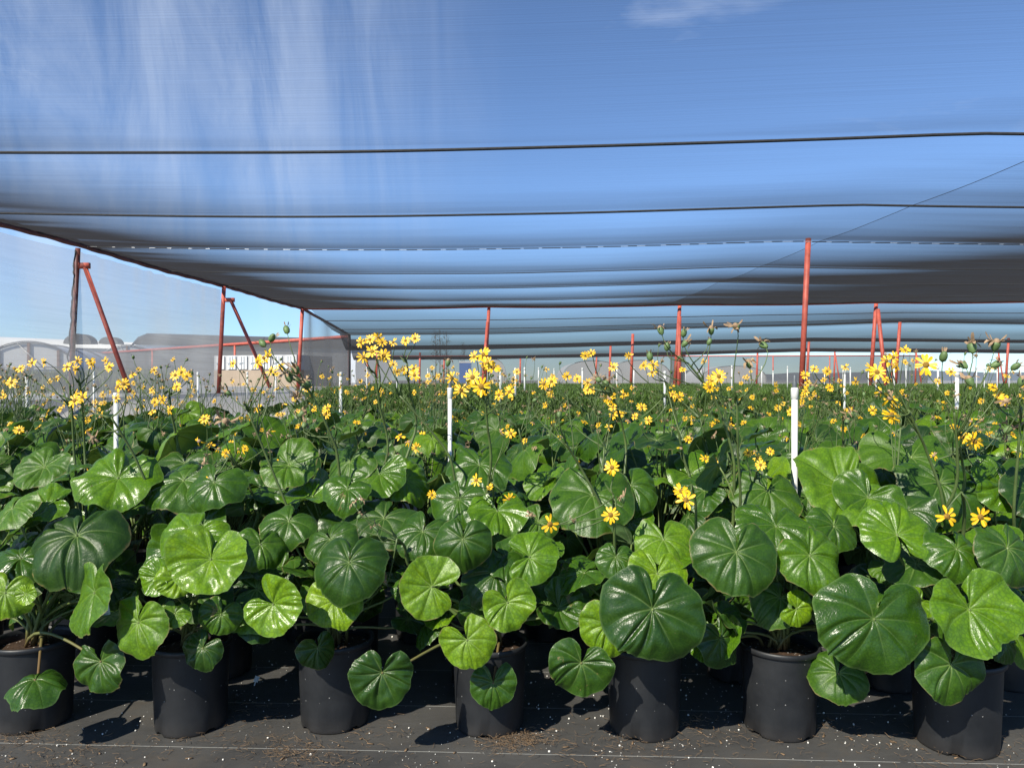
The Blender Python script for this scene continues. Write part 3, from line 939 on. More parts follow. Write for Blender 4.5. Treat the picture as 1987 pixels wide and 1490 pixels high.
# the upper leaves of the front rows that no one leaf of the photo names
for k, root in enumerate(plants):
    g = np.random.default_rng(100 + k)
    for j in range(6):
        az = 2.4 * j + g.uniform(0, 1) + 0.5
        rho = g.uniform(0.06, 0.20)
        if math.sin(az) < -0.2: rho *= 0.5
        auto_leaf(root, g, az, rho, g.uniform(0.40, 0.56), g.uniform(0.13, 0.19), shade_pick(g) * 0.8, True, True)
for k, root in enumerate(ROW1):
    g = np.random.default_rng(200 + k)
    for j in range(9):
        auto_leaf(root, g, 2.4 * j + g.uniform(0, 1), g.uniform(0.05, 0.24), g.uniform(0.46, 0.72), g.uniform(0.15, 0.22), shade_pick(g), True)

for k, root in enumerate(plants + ROW1):  # extra low leaves, added to block sun from the gaps between the pots
    g = np.random.default_rng(300 + k)
    low = k < len(plants)
    for j in range(6 if low else 7):
        az = (g.uniform(-0.25, 3.4) if low else g.uniform(0, 6.28))
        auto_leaf(root, g, az, g.uniform(0.12, 0.24), g.uniform(0.30, 0.44), g.uniform(0.10, 0.17), shade_pick(g), True, low)

for k, root in enumerate(ROW1):  # more added leaves, hung in front of the second-row pots to shade them
    g = np.random.default_rng(400 + k)
    for j in range(4):
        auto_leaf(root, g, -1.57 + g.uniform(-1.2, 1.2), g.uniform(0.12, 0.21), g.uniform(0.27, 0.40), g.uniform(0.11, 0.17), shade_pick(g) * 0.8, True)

for k, root in enumerate(plants):  # low side leaves added to close the lit gaps in the front row
    g = np.random.default_rng(500 + k)
    for j in range(4):
        az = (0.0 if j % 2 else math.pi) + g.uniform(-0.45, 0.45)
        auto_leaf(root, g, az, g.uniform(0.17, 0.25), g.uniform(0.30, 0.46), g.uniform(0.11, 0.16), shade_pick(g), True, True)

# templates for the rest of the bed: built once, copied with their parts
def copy_tree(o, parent=None):
    c = o.copy()
    COL.objects.link(c)
    c.parent = parent
    for ch in o.children: copy_tree(ch, c)
    return c


ROWNAME = {2: 'third', 3: 'fourth', 4: 'fifth', 5: 'sixth', 6: 'seventh', 7: 'eighth', 8: 'ninth', 9: 'tenth', 10: 'last'}
templates = []
trng, tpr = np.random.default_rng(31), random.Random(31)


def make_template(nl, ns, upper):
    root = empty('potted_plant', (0, 0, 0))
    link('pot', POT_ME, root)
    for j in range(nl):
        t = (j + 0.5) / nl
        z = 0.47 + 0.36 * t if upper else 0.36 + 0.46 * t
        rho = (0.28 - 0.17 * t) * trng.uniform(0.6, 1.15)
        auto_leaf(root, trng, 2.4 * j + trng.normal(0, 0.3), rho, z + trng.normal(0, 0.025), trng.uniform(0.14, 0.245), shade_pick(trng))
    for _ in range(ns): auto_stalk(root, trng, tpr)
    return root


protos = [make_template(12 if i > 2 else 13, 2 if i % 3 else 1, i > 2) for i in range(9)]
used = set()
for k in range(2, 11):
    d0 = 2.31 + 0.385 * k
    half = d0 * 0.70 + 0.58
    n = int(2 * half / 0.475) + 1
    for j in range(n):
        x = -half + 0.475 * (j + (0.5 if k % 2 else 0.0)) + rnd.gauss(0, 0.03)
        y = row_depth(k, x) + rnd.gauss(0, 0.03)
        ti = rnd.randrange(len(protos))
        if ti not in used:
            root = protos[ti]
            used.add(ti)
        else:
            root = copy_tree(protos[ti])
            for ch in root.children:
                if ch.name.startswith('leaf'):
                    ch.color = (shade_pick(trng), rnd.random(), 1.0 if rnd.random() < 0.06 else 0.0, 1)
        root.location = (x, y, gz(x, y) + 0.005)
        root.rotation_euler = (0, 0, rnd.gauss(0, 0.55))
        s = rnd.uniform(0.93, 1.06)
        root.scale = (s, s, s * rnd.uniform(0.95, 1.03))
        tag(root, 'potted leopard plant standing in the %s row of the bed' % ROWNAME[k], 'potted plant', 'potted leopard plants set out in rows')
for ti, p in enumerate(protos):
    if ti not in used: p.location = (3.0 + ti * 0.4, 6.3, 0.005)

# hand-read flower stalks: stem pixels from low to high, depth, heads (px, py, kind, size in px)
HS = [
    ([(898, 1030), (872, 884), (775, 767)], 2.55, [(705, 693, 'y', 28), (722, 682, 'y', 30), (745, 690, 'y', 31), (763, 707, 'y', 20)]),
    ([(752, 880), (737, 790), (728, 725)], 2.70, [(700, 664, 'y', 24), (718, 659, 'y', 24), (734, 655, 'y', 24), (741, 664, 'y', 22), (763, 664, 'y', 20)]),
    ([(805, 840), (795, 765), (790, 705)], 2.75, [(787, 661, 'y', 22), (805, 657, 'y', 24), (803, 715, 'y', 24), (804, 728, 'y', 26), (783, 718, 'y', 20), (770, 721, 'y', 20)]),
    ([(952, 905), (946, 830), (941, 770)], 2.45, [(917, 732, 'y', 38), (934, 750, 'y', 44), (895, 757, 'y', 34), (877, 733, 'y', 30), (945, 706, 'y', 34), (956, 713, 'y', 34), (938, 688, 'y', 32), (920, 692, 'y', 26), (968, 766, 'y', 24), (989, 760, 'y', 26), (870, 700, 'w', 18)]),
    ([(600, 1085), (535, 930), (482, 800)], 2.45, [(500, 702, 'y', 30), (520, 690, 'y', 32), (512, 694, 'y', 28), (526, 720, 'y', 24), (452, 705, 'y', 20), (440, 760, 'w', 18)]),
    ([(662, 965), (652, 870), (610, 775), (588, 742)], 2.50, [(572, 712, 'w', 26), (560, 726, 'w', 28), (592, 741, 'w', 24), (545, 712, 'y', 24), (555, 636, 'b', 24), (530, 652, 'b', 24), (507, 663, 'b', 24), (577, 768, 's', 26)]),
    ([(305, 985), (258, 880), (216, 810)], 2.50, [(145, 777, 'y', 32), (160, 770, 'y', 28), (229, 750, 'y', 26), (240, 745, 'y', 26), (225, 772, 'y', 22), (180, 850, 'w', 20)]),
    ([(1178, 1010), (1125, 905), (1098, 860)], 2.40, [(1085, 800, 'w', 18), (1040, 775, 'b', 16), (1070, 740, 'y', 24), (1055, 745, 'y', 24), (1100, 730, 'y', 22)]),
    ([(1195, 1090), (1192, 1010), (1190, 960)], 2.20, [(1188, 907, 'y', 36), (1185, 999, 'y', 36), (1207, 965, 'w', 20), (1067, 1017, 'y', 40), (1110, 1010, 'w', 18), (1030, 1000, 'w', 16)]),
    ([(1437, 975), (1432, 880), (1430, 775)], 2.45, [(1427, 632, 'w', 24), (1478, 668, 'w', 24), (1452, 702, 'w', 22), (1395, 730, 'y', 32), (1381, 738, 'y', 28), (1376, 751, 'y', 28)]),
    ([(1425, 900), (1385, 770), (1335, 705)], 2.50, [(1281, 637, 'w', 22), (1295, 668, 'b', 22), (1260, 686, 'b', 24), (1328, 642, 'b', 22), (1332, 664, 'w', 20), (1380, 637, 'w', 22), (1378, 660, 'b', 18)]),
    ([(1850, 960), (1858, 880), (1852, 800)], 2.30, [(1797, 708, 'y', 46), (1832, 687, 'b', 28), (1865, 705, 'w', 24), (1885, 668, 'w', 30), (1933, 664, 'w', 30), (1880, 735, 'w', 26), (1937, 705, 'w', 24), (1975, 708, 'b', 24)]),
    ([(1830, 1000), (1800, 880), (1762, 795)], 2.28, [(1730, 805, 'y', 44), (1727, 772, 'o', 40), (1702, 722, 'y', 36), (1690, 716, 'y', 32), (1720, 700, 'y', 26), (1733, 693, 'y', 26), (1738, 712, 'y', 24), (1693, 796, 'y', 20)]),
    ([(1968, 1000), (1976, 880), (1982, 790)], 2.30, [(1953, 778, 'o', 42), (1926, 752, 'y', 22), (1937, 766, 'y', 22), (1960, 830, 'w', 26), (1985, 735, 'w', 26)]),
    ([(1870, 1040), (1872, 980), (1866, 955)], 2.10, [(1838, 1002, 'y', 46), (1903, 1003, 'y', 44)]),
    ([(1345, 1060), (1350, 980), (1342, 940)], 2.20, [(1331, 970, 'y', 42), (1322, 953, 'y', 34)]),
    ([(1865, 960), (1868, 900), (1862, 868)], 2.42, [(1891, 856, 'y', 40), (1868, 848, 'y', 26), (1812, 884, 'o', 22), (1905, 815, 'o', 22), (1945, 838, 'w', 24)]),
    ([(1455, 985), (1464, 940), (1468, 915)], 2.60, [(1476, 902, 'y', 24), (1452, 879, 'y', 20), (1495, 876, 'y', 18), (1470, 888, 'y', 20)]),
    ([(955, 1030), (958, 970), (955, 935)], 2.45, [(988, 969, 'y', 30), (991, 841, 'y', 22), (972, 837, 'o', 20), (924, 932, 'y', 26), (951, 945, 'y', 18), (838, 960, 'y', 20)]),
    ([(655, 985), (654, 900), (650, 850)], 2.75, [(635, 792, 'y', 22), (632, 803, 'y', 22), (590, 800, 'w', 22), (592, 822, 'w', 20)]),
    ([(500, 1000), (470, 920), (445, 885)], 2.62, [(386, 856, 'o', 28), (405, 928, 'o', 20), (520, 840, 'o', 24), (475, 870, 'y', 16), (437, 818, 'w', 30), (395, 900, 'w', 18)]),
    ([(800, 1110), (785, 1060), (770, 1045)], 2.15, [(747, 1128, 'w', 18), (728, 1022, 'w', 20), (702, 970, 'w', 16), (686, 977, 'w', 16), (700, 1000, 'w', 16)]),
    ([(145, 900), (140, 800), (135, 745)], 2.85, [(85, 703, 'y', 22), (62, 704, 'y', 22), (40, 715, 'y', 20), (22, 742, 'y', 24), (110, 735, 'y', 18), (130, 712, 'y', 22)]),
    ([(165, 900), (160, 800), (155, 745)], 2.9, [(150, 700, 'y', 22), (147, 716, 'y', 26), (178, 706, 'y', 24), (175, 700, 'y', 20), (205, 700, 'y', 18), (212, 712, 'y', 22)]),
    ([(340, 900), (332, 800), (328, 755)], 2.9, [(340, 728, 'y', 24), (352, 722, 'y', 24), (362, 730, 'y', 20), (343, 750, 'y', 22), (315, 775, 'y', 22), (330, 795, 'y', 22), (300, 780, 'y', 20), (295, 800, 'y', 16)]),
    ([(1215, 880), (1200, 800), (1180, 745)], 2.9, [(1210, 765, 'y', 20), (1245, 790, 'y', 22), (1180, 775, 'y', 22), (1135, 690, 'y', 20), (1147, 685, 'y', 18), (1120, 735, 'y', 20), (1140, 742, 'y', 20), (1140, 757, 'y', 20), (1178, 740, 'w', 22), (1160, 735, 's', 24)]),
    ([(1330, 900), (1310, 800), (1290, 740)], 2.8, [(1267, 708, 'y', 24), (1265, 722, 'y', 22), (1318, 770, 'y', 24), (1305, 765, 'y', 20), (1335, 853, 'y', 18), (1258, 815, 'y', 18), (1232, 808, 'y', 16), (1220, 690, 'y', 18), (1190, 712, 'y', 22)]),
    ([(1640, 880), (1636, 800), (1625, 745)], 2.9, [(1605, 720, 'y', 20), (1580, 716, 'y', 18), (1562, 728, 'y', 22), (1640, 712, 'y', 18), (1610, 752, 'y', 20), (1660, 740, 'y', 20), (1575, 750, 'w', 20), (1650, 800, 'w', 20), (1645, 815, 'w', 18)]),
]
hpr = random.Random(77)
for path_px, d, heads in HS:
    pts = [P(px, py, d + 0.10 - 0.05 * i) for i, (px, py) in enumerate(path_px)]
    root = min(plants + ROW1, key=lambda r: abs(r.location.x - pts[0].x) + 0.6 * abs(r.location.y - pts[0].y - 0.05))
    o = Vector(root.location)
    inv = Vector((1 / root.scale.x, 1 / root.scale.y, 1))
    L = lambda v: Vector(((v.x - o.x) * inv.x, (v.y - o.y) * inv.y, v.z - o.z))
    hs = [(L(P(px, py, d - 0.02 + hpr.gauss(0, 0.04))), k, s / F_PX * d / (0.054 if k in 'yo' else 0.026)) for px, py, k, s in heads]
    stalk_object(root, CROWN + Vector((hpr.gauss(0, 0.02), hpr.gauss(0, 0.02), 0)), [L(p) for p in pts], hs, hpr, r0=0.0052, hand=True)
for root in ROW1:
    if hpr.random() < 0.6: auto_stalk(root, None, hpr)

# ------------------------------------------------------------------ plant tags
def plant_tag(px, py, d, w, h, rot, label, bars):
    root = empty('plant_tag', P(px, py, d))
    root.rotation_euler = (R(-12), R(rot), R(8))
    mb = MB()
    mb.box((0, 0, 0), (w, 0.0012, h))
    mb.box((0, 0.0016, -h * 0.5 - 0.008), (w * 0.25, 0.0012, 0.03))
    mb.build('tag_body', M['tagw'], root, False)
    if bars:
        k = MB()
        for i, (x0, ww) in enumerate(bars): k.box((x0 * w, -0.0012, h * (0.30 - 0.17 * i)), (ww * w, 0.0006, h * (0.11 if i == 2 else 0.03)))
        k.build('print', M['tagink'], root, False)
    tag(root, label, 'plant tag', 'white plant tags')


plant_tag(197, 1184, 2.22, 0.042, 0.036, -14, 'grey-white printed plant tag in the shade beside the hanging pale leaf of a front pot', [(0, .8), (0, .8), (-.05, .5), (0, .7), (0, .8)])
plant_tag(556, 1146, 2.36, 0.009, 0.022, 0, 'small bright white tag standing behind the front row beside a pale round leaf', None)
plant_tag(497, 1318, 2.60, 0.016, 0.020, 20, 'small white tag low in the dark between two front pots', None)

# ------------------------------------------------------------------ front shade house, built in its own grid (a across, b away)
YAW = R(-3.5)
ca, sa = math.cos(YAW), math.sin(YAW)


def grid(v):
    return Vector((v.x * ca + v.y * sa, -v.x * sa + v.y * ca, v.z))


H = empty('shade_house', (0, 0, 0), YAW)
tag(H, 'large shade house of grey knitted cloth on red posts covering the bed of potted plants', 'shade house')
A0, AS = -7.06, 5.15
BL = [10.75 + 2.36 * (i - 3) for i in range(-1, 8)]       # cloth lines; BL[4] carries the near posts, BL[8] the far row
NB = len(BL)


def zline(a, i):
    """height of the cloth along support line i"""
    if i >= NB - 1:
        return 3.085 + 0.0045 * (a - A0) - 0.035 * abs(math.sin(math.pi * (a - A0) / AS))
    u = (a - A0) / (2 * AS)
    return 3.085 + (-0.0128 + 0.00084 * BL[i]) * (a - A0) - 0.085 * math.sin(math.pi * (u % 1.0)) - 0.02 * (i % 2)


def roof_z(a, b):
    i = min(NB - 2, max(0, int((b - BL[0]) / 2.36)))
    t = (b - BL[i]) / 2.36
    z = zline(a, i) * (1 - t) + zline(a, i + 1) * t
    edge = min(1.0, max(0.0, (a - A0) / 1.6))
    s = (0.040 - 0.018 * sstep(-1, 5, a)) * edge
    z -= s * 4 * t * (1 - t)
    # gathers near the edge rope
    z += 0.012 * (1 - edge) * math.sin(b * 19.0 + 2 * math.sin(b * 3.1)) * min(1, (a - A0) / 0.2)
    z += 0.010 * mnoise.noise(Vector((a * 0.5, b * 0.9, 0.3)))
    return z


A_END = 19.0
aa = [A0 + x for x in (0, .1, .2, .35, .5, .7, .9, 1.2, 1.5, 1.9, 2.3)] + [A0 + 2.8 + 0.6 * i for i in range(int((A_END - A0 - 2.8) / 0.6) + 1)]
mb = MB()
bb = []
for i in range(NB - 1): bb += [BL[i] + 2.36 * k / 14 for k in range(14)]
bb.append(BL[-1])
for b in bb:
    for a in aa: mb.v.append((a, b, roof_z(a, b)))
nx = len(aa)
for j in range(len(bb) - 1):
    for i in range(nx - 1):
        mb.f.append((j * nx + i, (j + 1) * nx + i, (j + 1) * nx + i + 1, j * nx + i + 1))
        mb.m.append(0)
mb.build('roof_cloth', M['roof'], H)
# cloth seams with their cables; post lines carry a bare wire with clips
for i in range(NB):
    if i in (0, 1): continue
    pts = [Vector((a, BL[i], zline(a, i) + 0.010 * mnoise.noise(Vector((a * 0.5, BL[i] * 0.9, 0.3))) - 0.012)) for a in [A0 + 0.4 * k for k in range(int((A_END - A0) / 0.4))]]
    k = MB()
    if i == 4:
        k.tube(pts, 0.0035, 6)
        k.build('support_wire', M['wire'], H)
        c = MB()
        q = A0 + 0.3
        while q < A_END - 0.6:
            c.box((q, BL[i], zline(q, i) - 0.012), (0.21 * rnd.uniform(0.6, 1.3), 0.011, 0.011))
            q += 0.29
        o = c.build('wire_clips', M['clip'], H, False)
        o['kind'] = 'stuff'
    elif i == NB - 1:
        k.tube([p - Vector((0, 0, 0.02)) for p in pts], 0.026, 8)
        k.build('eave_beam', M['red'], H)
        s = MB()
        s.tube([p + Vector((0, -0.034, 0.006 + 0.006 * math.sin(p.x * 5.0))) for p in pts], 0.022, 6)
        s.build('cloth_edge', M['seam'], H)
    else:
        rr_ = 0.0125 if i < 4 else 0.008
        k.tube(pts, rr_, 6)
        k.build('seam_cable', M['seam'], H)
# cables running away from the camera on the post lines
k = MB()
k.tube([(4.55 - 0.081 * b, b, roof_z(4.55 - 0.081 * b, b) - 0.005) for b in bb if b > 2], 0.0028, 5)
k.build('cross_cable', M['seam'], H)
# left edge rope beam
k = MB()
k.tube([(A0, b, roof_z(A0, b) - 0.02 + 0.006 * math.sin(b * 9)) for b in bb if b > 1], 0.034, 8)
k.build('edge_beam', M['reddark'], H)
k = MB()
k.tube([(A0 + 0.035, b, roof_z(A0, b) + 0.02 + 0.012 * math.sin(b * 23) + 0.01 * math.sin(b * 57)) for b in [1.5 + 0.12 * q for q in range(158)]], 0.017, 6)
k.build('cloth_edge', M['seam'], H)


def post(parent, top, foot, r, mat, brace=None, bracket=True, br=0.028, bmat=None):
    k = MB()
    k.tube([foot, foot.lerp(top, 0.5), top], r, 12)
    o = k.build('post', mat, parent)
    if brace is not None:
        a, b = brace
        k = MB()
        k.tube([a, b], br, 10)
        k.build('brace', bmat or mat, parent)
        if bracket:
            k = MB()
            k.box((foot.lerp(top, (a.z - foot.z) / (top.z - foot.z)) + a) / 2 + Vector((0.02, 0, 0.03)), (abs(a.x - foot.lerp(top, 0.85).x) + 0.10, 0.05, 0.085))
            k.build('bracket', bmat or mat, o)
    return o


def G(px, py, d): return grid(P(px, py, d))


def foot_at(px, d, up=0.0):
    p = P(px, HY, d)
    return grid(Vector((p.x, d, gz(p.x, d) + up)))


dl1, dl2, dl3 = 11.1, 15.6, 20.5
post(H, G(152, 482, dl1), foot_at(136, dl1), 0.036, M['reddark'], (G(166, 520, dl1), G(252, 760, dl1 - 0.4)), br=0.034, bmat=M['red'])
post(H, G(435, 556, dl2), foot_at(424, dl2), 0.042, M['red'], (G(449, 585, dl2), G(524, 752, dl2 - 0.4)), br=0.036)
post(H, G(587, 599, dl3), foot_at(578, dl3), 0.050, M['red'])
post(H, G(1568, 463, 10.55), foot_at(1554, 10.55), 0.038, M['red'])
post(H, G(949, 594, 20.35), foot_at(940, 20.35), 0.045, M['red'], (G(946, 625, 20.3), G(934, 775, 19.9)), False, 0.04)
post(H, G(1319, 589, 20.1), foot_at(1309, 20.1), 0.050, M['red'], (G(1319, 615, 20.0), G(1316, 775, 19.6)), False, 0.045)
post(H, G(1700, 586, 19.8), foot_at(1688, 19.8), 0.050, M['red'], (G(1703, 600, 19.7), G(1722, 775, 19.4)), False, 0.05)
# tie rope on the first post
k = MB()
pr_ = G(149, 486, dl1 - 0.05), G(133, 735, dl1 - 0.05)
k.tube([pr_[0].lerp(pr_[1], i / 40) + Vector((0.008 * math.sin(i * 0.9) + rnd.gauss(0, 0.006), -0.03, 0)) for i in range(41)], [0.011 * rnd.uniform(0.8, 1.2) for _ in range(41)], 6)
k.build('tie_rope', M['seam'], H)


# side cloth of the left wall
def wall_cloth(name, b0, b1, z1, mat, parent, sag=0.03, drop=0.0):
    k = MB()
    nb_, nz = 24, 10
    for i in range(nb_ + 1):
        b = b0 + (b1 - b0) * i / nb_
        t = i / nb_
        X = A0 - 0.09
        zb = gz(X * ca - b * sa, X * sa + b * ca)
        top = z1 - 0.05 - sag * 4 * t * (1 - t) + 0.012 * math.sin(b * 17)
        for j in range(nz + 1):
            u = j / nz
            wob = 0.05 * math.sin(3.1 * u) * mnoise.noise(Vector((b * 1.3, u * 2, 5))) + 0.03 * (u ** 3) * math.sin(b * 13 + u)
            k.v.append((X + wob, b, zb + (top - zb) * u))
    for i in range(nb_):
        for j in range(nz):
            q = i * (nz + 1) + j
            k.f.append((q, q + nz + 1, q + nz + 2, q + 1))
            k.m.append(0)
    return k.build(name, mat, parent)


wall_cloth('side_cloth', 1.3, 10.72, 3.05, M['side'], H)
wall_cloth('side_cloth', 10.72, 15.42, 3.05, M['side'], H, 0.02)

# ------------------------------------------------------------------ rear shade house
H2 = empty('shade_house', (0, 26, gz(0, 26)))
o2 = Vector(H2.location)
tag(H2, 'lower shade house of rippled grey cloth and red posts beyond the first one', 'shade house')
L2 = lambda px, py, d: P(px, py, d) - o2
rows2 = [
    (20.6, [(600, 596), (950, 595), (1320, 590), (1587, 586.5), (1748, 585.5), (1990, 584), (2400, 582)]),
    (26.0, [(660, 648), (950, 647), (1320, 636), (1587, 630), (1748, 624), (1990, 628), (2400, 634)]),
    (34.5, [(680, 672), (950, 669), (1320, 661), (1570, 655.5), (1748, 657), (1990, 660), (2400, 663)]),
    (46.0, [(690, 692), (950, 691), (1320, 683), (1570, 676), (1748, 677), (1990, 679), (2400, 680)]),
]


def interp(pl, x):
    for (x0, y0), (x1, y1) in zip(pl, pl[1:]):
        if x <= x1: return y0 + (y1 - y0) * (x - x0) / (x1 - x0)
    return pl[-1][1]


NXC, NSEG = 44, 18
k = MB()
lines = []
for d, pl in rows2:
    us = [(pl[0][0] + (pl[-1][0] - pl[0][0]) * i / NXC) for i in range(NXC + 1)]
    lines.append([L2(u, interp(pl, u), d) for u in us])
sag2 = [0.10, 0.34, 0.38]
vrow = []
for s in range(3):
    for q in range(NSEG + (1 if s == 2 else 0)):
        t = q / NSEG
        row = []
        for i in range(NXC + 1):
            p = lines[s][i].lerp(lines[s + 1][i], t)
            mid = 0.35 if s else 0.0
            p.z -= sag2[s] * 4 * t * (1 - t) - 0.06 * math.sin(math.pi * t * 2) * mid
            p.z += 0.02 * mnoise.noise(Vector((p.x * 0.3, p.y * 0.6, 8)))
            row.append(p)
        vrow.append(row)
for row in vrow: k.v.extend([tuple(p) for p in row])
W = NXC + 1
for j in range(len(vrow) - 1):
    for i in range(NXC):
        k.f.append((j * W + i, (j + 1) * W + i, (j + 1) * W + i + 1, j * W + i + 1))
        k.m.append(0)
k.build('roof_cloth', M['roof2'], H2)
for j in (6, 12, NSEG, NSEG + 9, 2 * NSEG, 2 * NSEG + 9, 3 * NSEG):
    c = MB()
    c.tube([p - Vector((0, 0, 0.012)) for p in vrow[j]], 0.012 if j % NSEG else 0.02, 5)
    c.build('seam_cable' if j < 3 * NSEG else 'eave_beam', M['seam'] if j < 3 * NSEG else M['red'], H2)


def foot2(px, d):
    p = P(px, HY, d)
    return Vector((p.x, d, gz(p.x, d))) - o2


for px, py, d, lean, r in ((1746, 625, 26, -9, .055), (1228, 648, 26.5, -4, .05), (1570, 656, 34.5, -5, .055), (1957, 656, 34.5, -6, .055), (1185, 668, 34.5, -3, .05), (1158, 686, 45.8, -3, .05), (732, 671, 34.5, -2, .05), (1320, 684, 45.8, 0, .05),
                           (1470, 682, 45.8, -2, .06), (1620, 677, 45.8, -2, .05), (1778, 677, 45.8, -2, .05), (1938, 679, 45.8, -2, .05), (1010, 691, 45.8, -1, .05), (862, 691, 45.8, -1, .05), (815, 684, 40, -1, .05), (713, 690, 45.0, 0, .05)):
    br = None
    if px in (1620, 1778, 1938): br = (L2(px, py + 8, d), L2(px + 10, 745, d - 0.3))
    post(H2, L2(px, py, d), foot2(px + lean, d), r, M['red'], br, False, 0.04)


# nets hung as walls: a top rail, a net, end posts
def net_wall(parent, off, a, b, rail_r, mat, nseg=24, rail=True, zlow=None):
    k = MB()
    for i in range(nseg + 1):
        p = a.lerp(b, i / nseg)
        zg = gz(p.x, p.y) if zlow is None else zlow
        for j in range(7):
            u = j / 6
            w = 0.05 * mnoise.noise(Vector((p.x * 0.7, p.y * 0.7, u * 2)))
            k.v.append((p.x + w - off.x, p.y + w - off.y, zg + (p.z - zg) * u - off.z))
    for i in range(nseg):
        for j in range(6):
            q = i * 7 + j
            k.f.append((q, q + 7, q + 8, q + 1))
            k.m.append(0)
    k.build('net', mat, parent)
    if rail:
        r = MB()
        r.tube([a - off, a.lerp(b, .5) - off, b - off], rail_r, 8)
        r.build('top_rail', M['red'], parent)


net_wall(H2, o2, P(690, 692, 46.2), P(1330, 690, 45.9), 0.05, M['net'])
k = MB()   # the gable cloth on the left of the rear house
c_pts = [P(590, 600, 20.7), P(610, 612, 23), P(645, 631, 27), P(678, 650, 31.2)]
for i in range(25):
    t = i / 24 * 3
    s = min(2, int(t))
    top = c_pts[s].lerp(c_pts[s + 1], t - s)
    for j in range(9):
        u = j / 8
        zg = gz(top.x, top.y)
        k.v.append((top.x - o2.x + 0.05 * u * math.sin(i * 0.7), top.y - o2.y, zg + (top.z - zg) * u - o2.z))
for i in range(24):
    for j in range(8):
        q = i * 9 + j
        k.f.append((q, q + 9, q + 10, q + 1))
        k.m.append(0)
k.build('gable_cloth', M['gable'], H2)
k = MB()
k.tube([p - o2 for p in c_pts], 0.045, 7)
k.build('edge_beam', M['reddark'], H2)
post(H2, P(678, 648, 31.2) - o2, foot2(678, 31.2), 0.05, M['seam'])

# diagonal net fence with a red rail, left of the rear house
fa, fb = P(678, 653, 31.5), P(172, 687, 50.0)
fo = Vector((fa.x, fa.y, gz(fa.x, fa.y)))
FN = empty('net_fence', fo)
tag(FN, 'long grey net fence with a red top rail running off towards the hoop houses', 'fence')
net_wall(FN, fo, fa, fb, 0.075, M['net'], 40)
for t in (0.0, 0.33, 0.66, 1.0):
    p = fa.lerp(fb, t)
    k = MB()
    k.tube([Vector((p.x, p.y, gz(p.x, p.y))) - fo, p - fo], 0.06, 8)
    k.build('post', M['red'], FN)

# far net wall on the right, beyond the rear house
fa, fb = P(1300, 691, 70), P(1800, 690, 70)
fo = Vector((fa.x, fa.y, gz(fa.x, fa.y)))
FN2 = empty('net_fence', fo)
tag(FN2, 'far grey net wall with a thin red rail below the strip of open sky', 'fence')
net_wall(FN2, fo, fa, fb, 0.05, M['net'])
for t in (0.15, 0.4, 0.62, 0.86):
    p = fa.lerp(fb, t)
    k = MB()
    k.tube([Vector((p.x, p.y, gz(p.x, p.y))) - fo, p - fo], 0.05, 8)
    k.build('post', M['red'], FN2)

# ------------------------------------------------------------------ sprinkler risers
def riser(px, ytop, d, r, label, group, cap='white', tilt=0.0):
    top = P(px, ytop, d)
    zf = gz(top.x, d)
    root = empty('sprinkler_riser', (top.x, d, zf))
    h = top.z - zf
    k = MB()
    k.tube([(tilt * h, 0, 0), (0, 0, h * 0.5), (0, 0, h - 0.03)], r, 12)
    k.build('pipe', M['pvc'], root)
    k = MB()
    k.lathe([(r * 1.02, h - 0.045), (r * 1.22, h - 0.043), (r * 1.22, h - 0.006), (r * 1.05, h), (0.001, h)], 12)
    k.build('cap', M['pvc'], root)
    if cap == 'dark':
        k = MB()
        k.lathe([(r * 0.7, h - 0.002), (r * 0.8, h + 0.02), (r * 0.45, h + 0.03), (r * 0.5, h + 0.045), (0.001, h + 0.05)], 10)
        k.build('nozzle', M['pvccap'], root)
    tag(root, label, 'sprinkler riser', group)
    return root


GR = 'white plastic sprinkler risers'
riser(1542, 752, 2.93, 0.0120, 'thick white plastic riser with a grey nozzle near the foot of the tall red post', GR, 'dark', 0.004)
riser(873, 752, 3.02, 0.0085, 'white plastic riser standing behind the cluster of large yellow daisies', GR, 'dark', 0.006)
riser(225, 762, 3.38, 0.0100, 'white plastic riser with yellow flowers over its tip, amid the leaves on the left', GR)
riser(661, 722, 7.6, 0.016, 'white plastic riser standing just inside the low crop beside the net corner', GR)
riser(52, 728, 7.6, 0.013, 'thin white riser at the left edge in front of the hoop house', GR)
riser(182, 720, 8.2, 0.009, 'thin white riser right of the braced red corner post', GR)
riser(384, 722, 8.2, 0.011, 'thin white riser between the first two braced posts', GR)
riser(971, 720, 8.6, 0.013, 'white riser right of the daisy cluster, topped by a grey nozzle', GR, 'dark')
riser(1000, 714, 9.2, 0.013, 'tall white riser beyond the daisies, middle of the crop edge', GR)
riser(1638, 717, 7.8, 0.016, 'white riser right of the tall red post, rising from the crop', GR)
riser(1857, 722, 7.8, 0.020, 'stout white riser in the crop near the right edge', GR)
riser(1290, 720, 8.6, 0.014, 'white riser left of the braced post with the dark seed heads', GR)
rr = random.Random(5)
far = [(1018, 10.5, 712), (1130, 12, 712), (1197, 14, 708), (1420, 11, 712), (1478, 14, 708), (1528, 13, 708), (1700, 10.5, 714), (1735, 11, 706), (1758, 14, 712), (1820, 10, 712), (1910, 12, 712), (1935, 12.5, 714), (1958, 14, 712), (1980, 13, 708), (1895, 15, 714), (1685, 18, 716), (1650, 16, 714),
       (1600, 18, 718), (1555, 20, 720), (1500, 18, 718), (1400, 20, 718), (1360, 17, 714), (1330, 21, 720), (1075, 18, 716), (1045, 15, 716), (830, 14, 716), (770, 13, 712), (712, 11.5, 712), (905, 18, 718), (950, 21, 722), (1230, 14, 712), (480, 11, 724), (535, 10, 726)]
for px, d, py in far:
    riser(px, py + rr.uniform(-3, 3), d, rr.uniform(0.008, 0.013), 'distant white plastic riser poking out of the low green crop', GR)

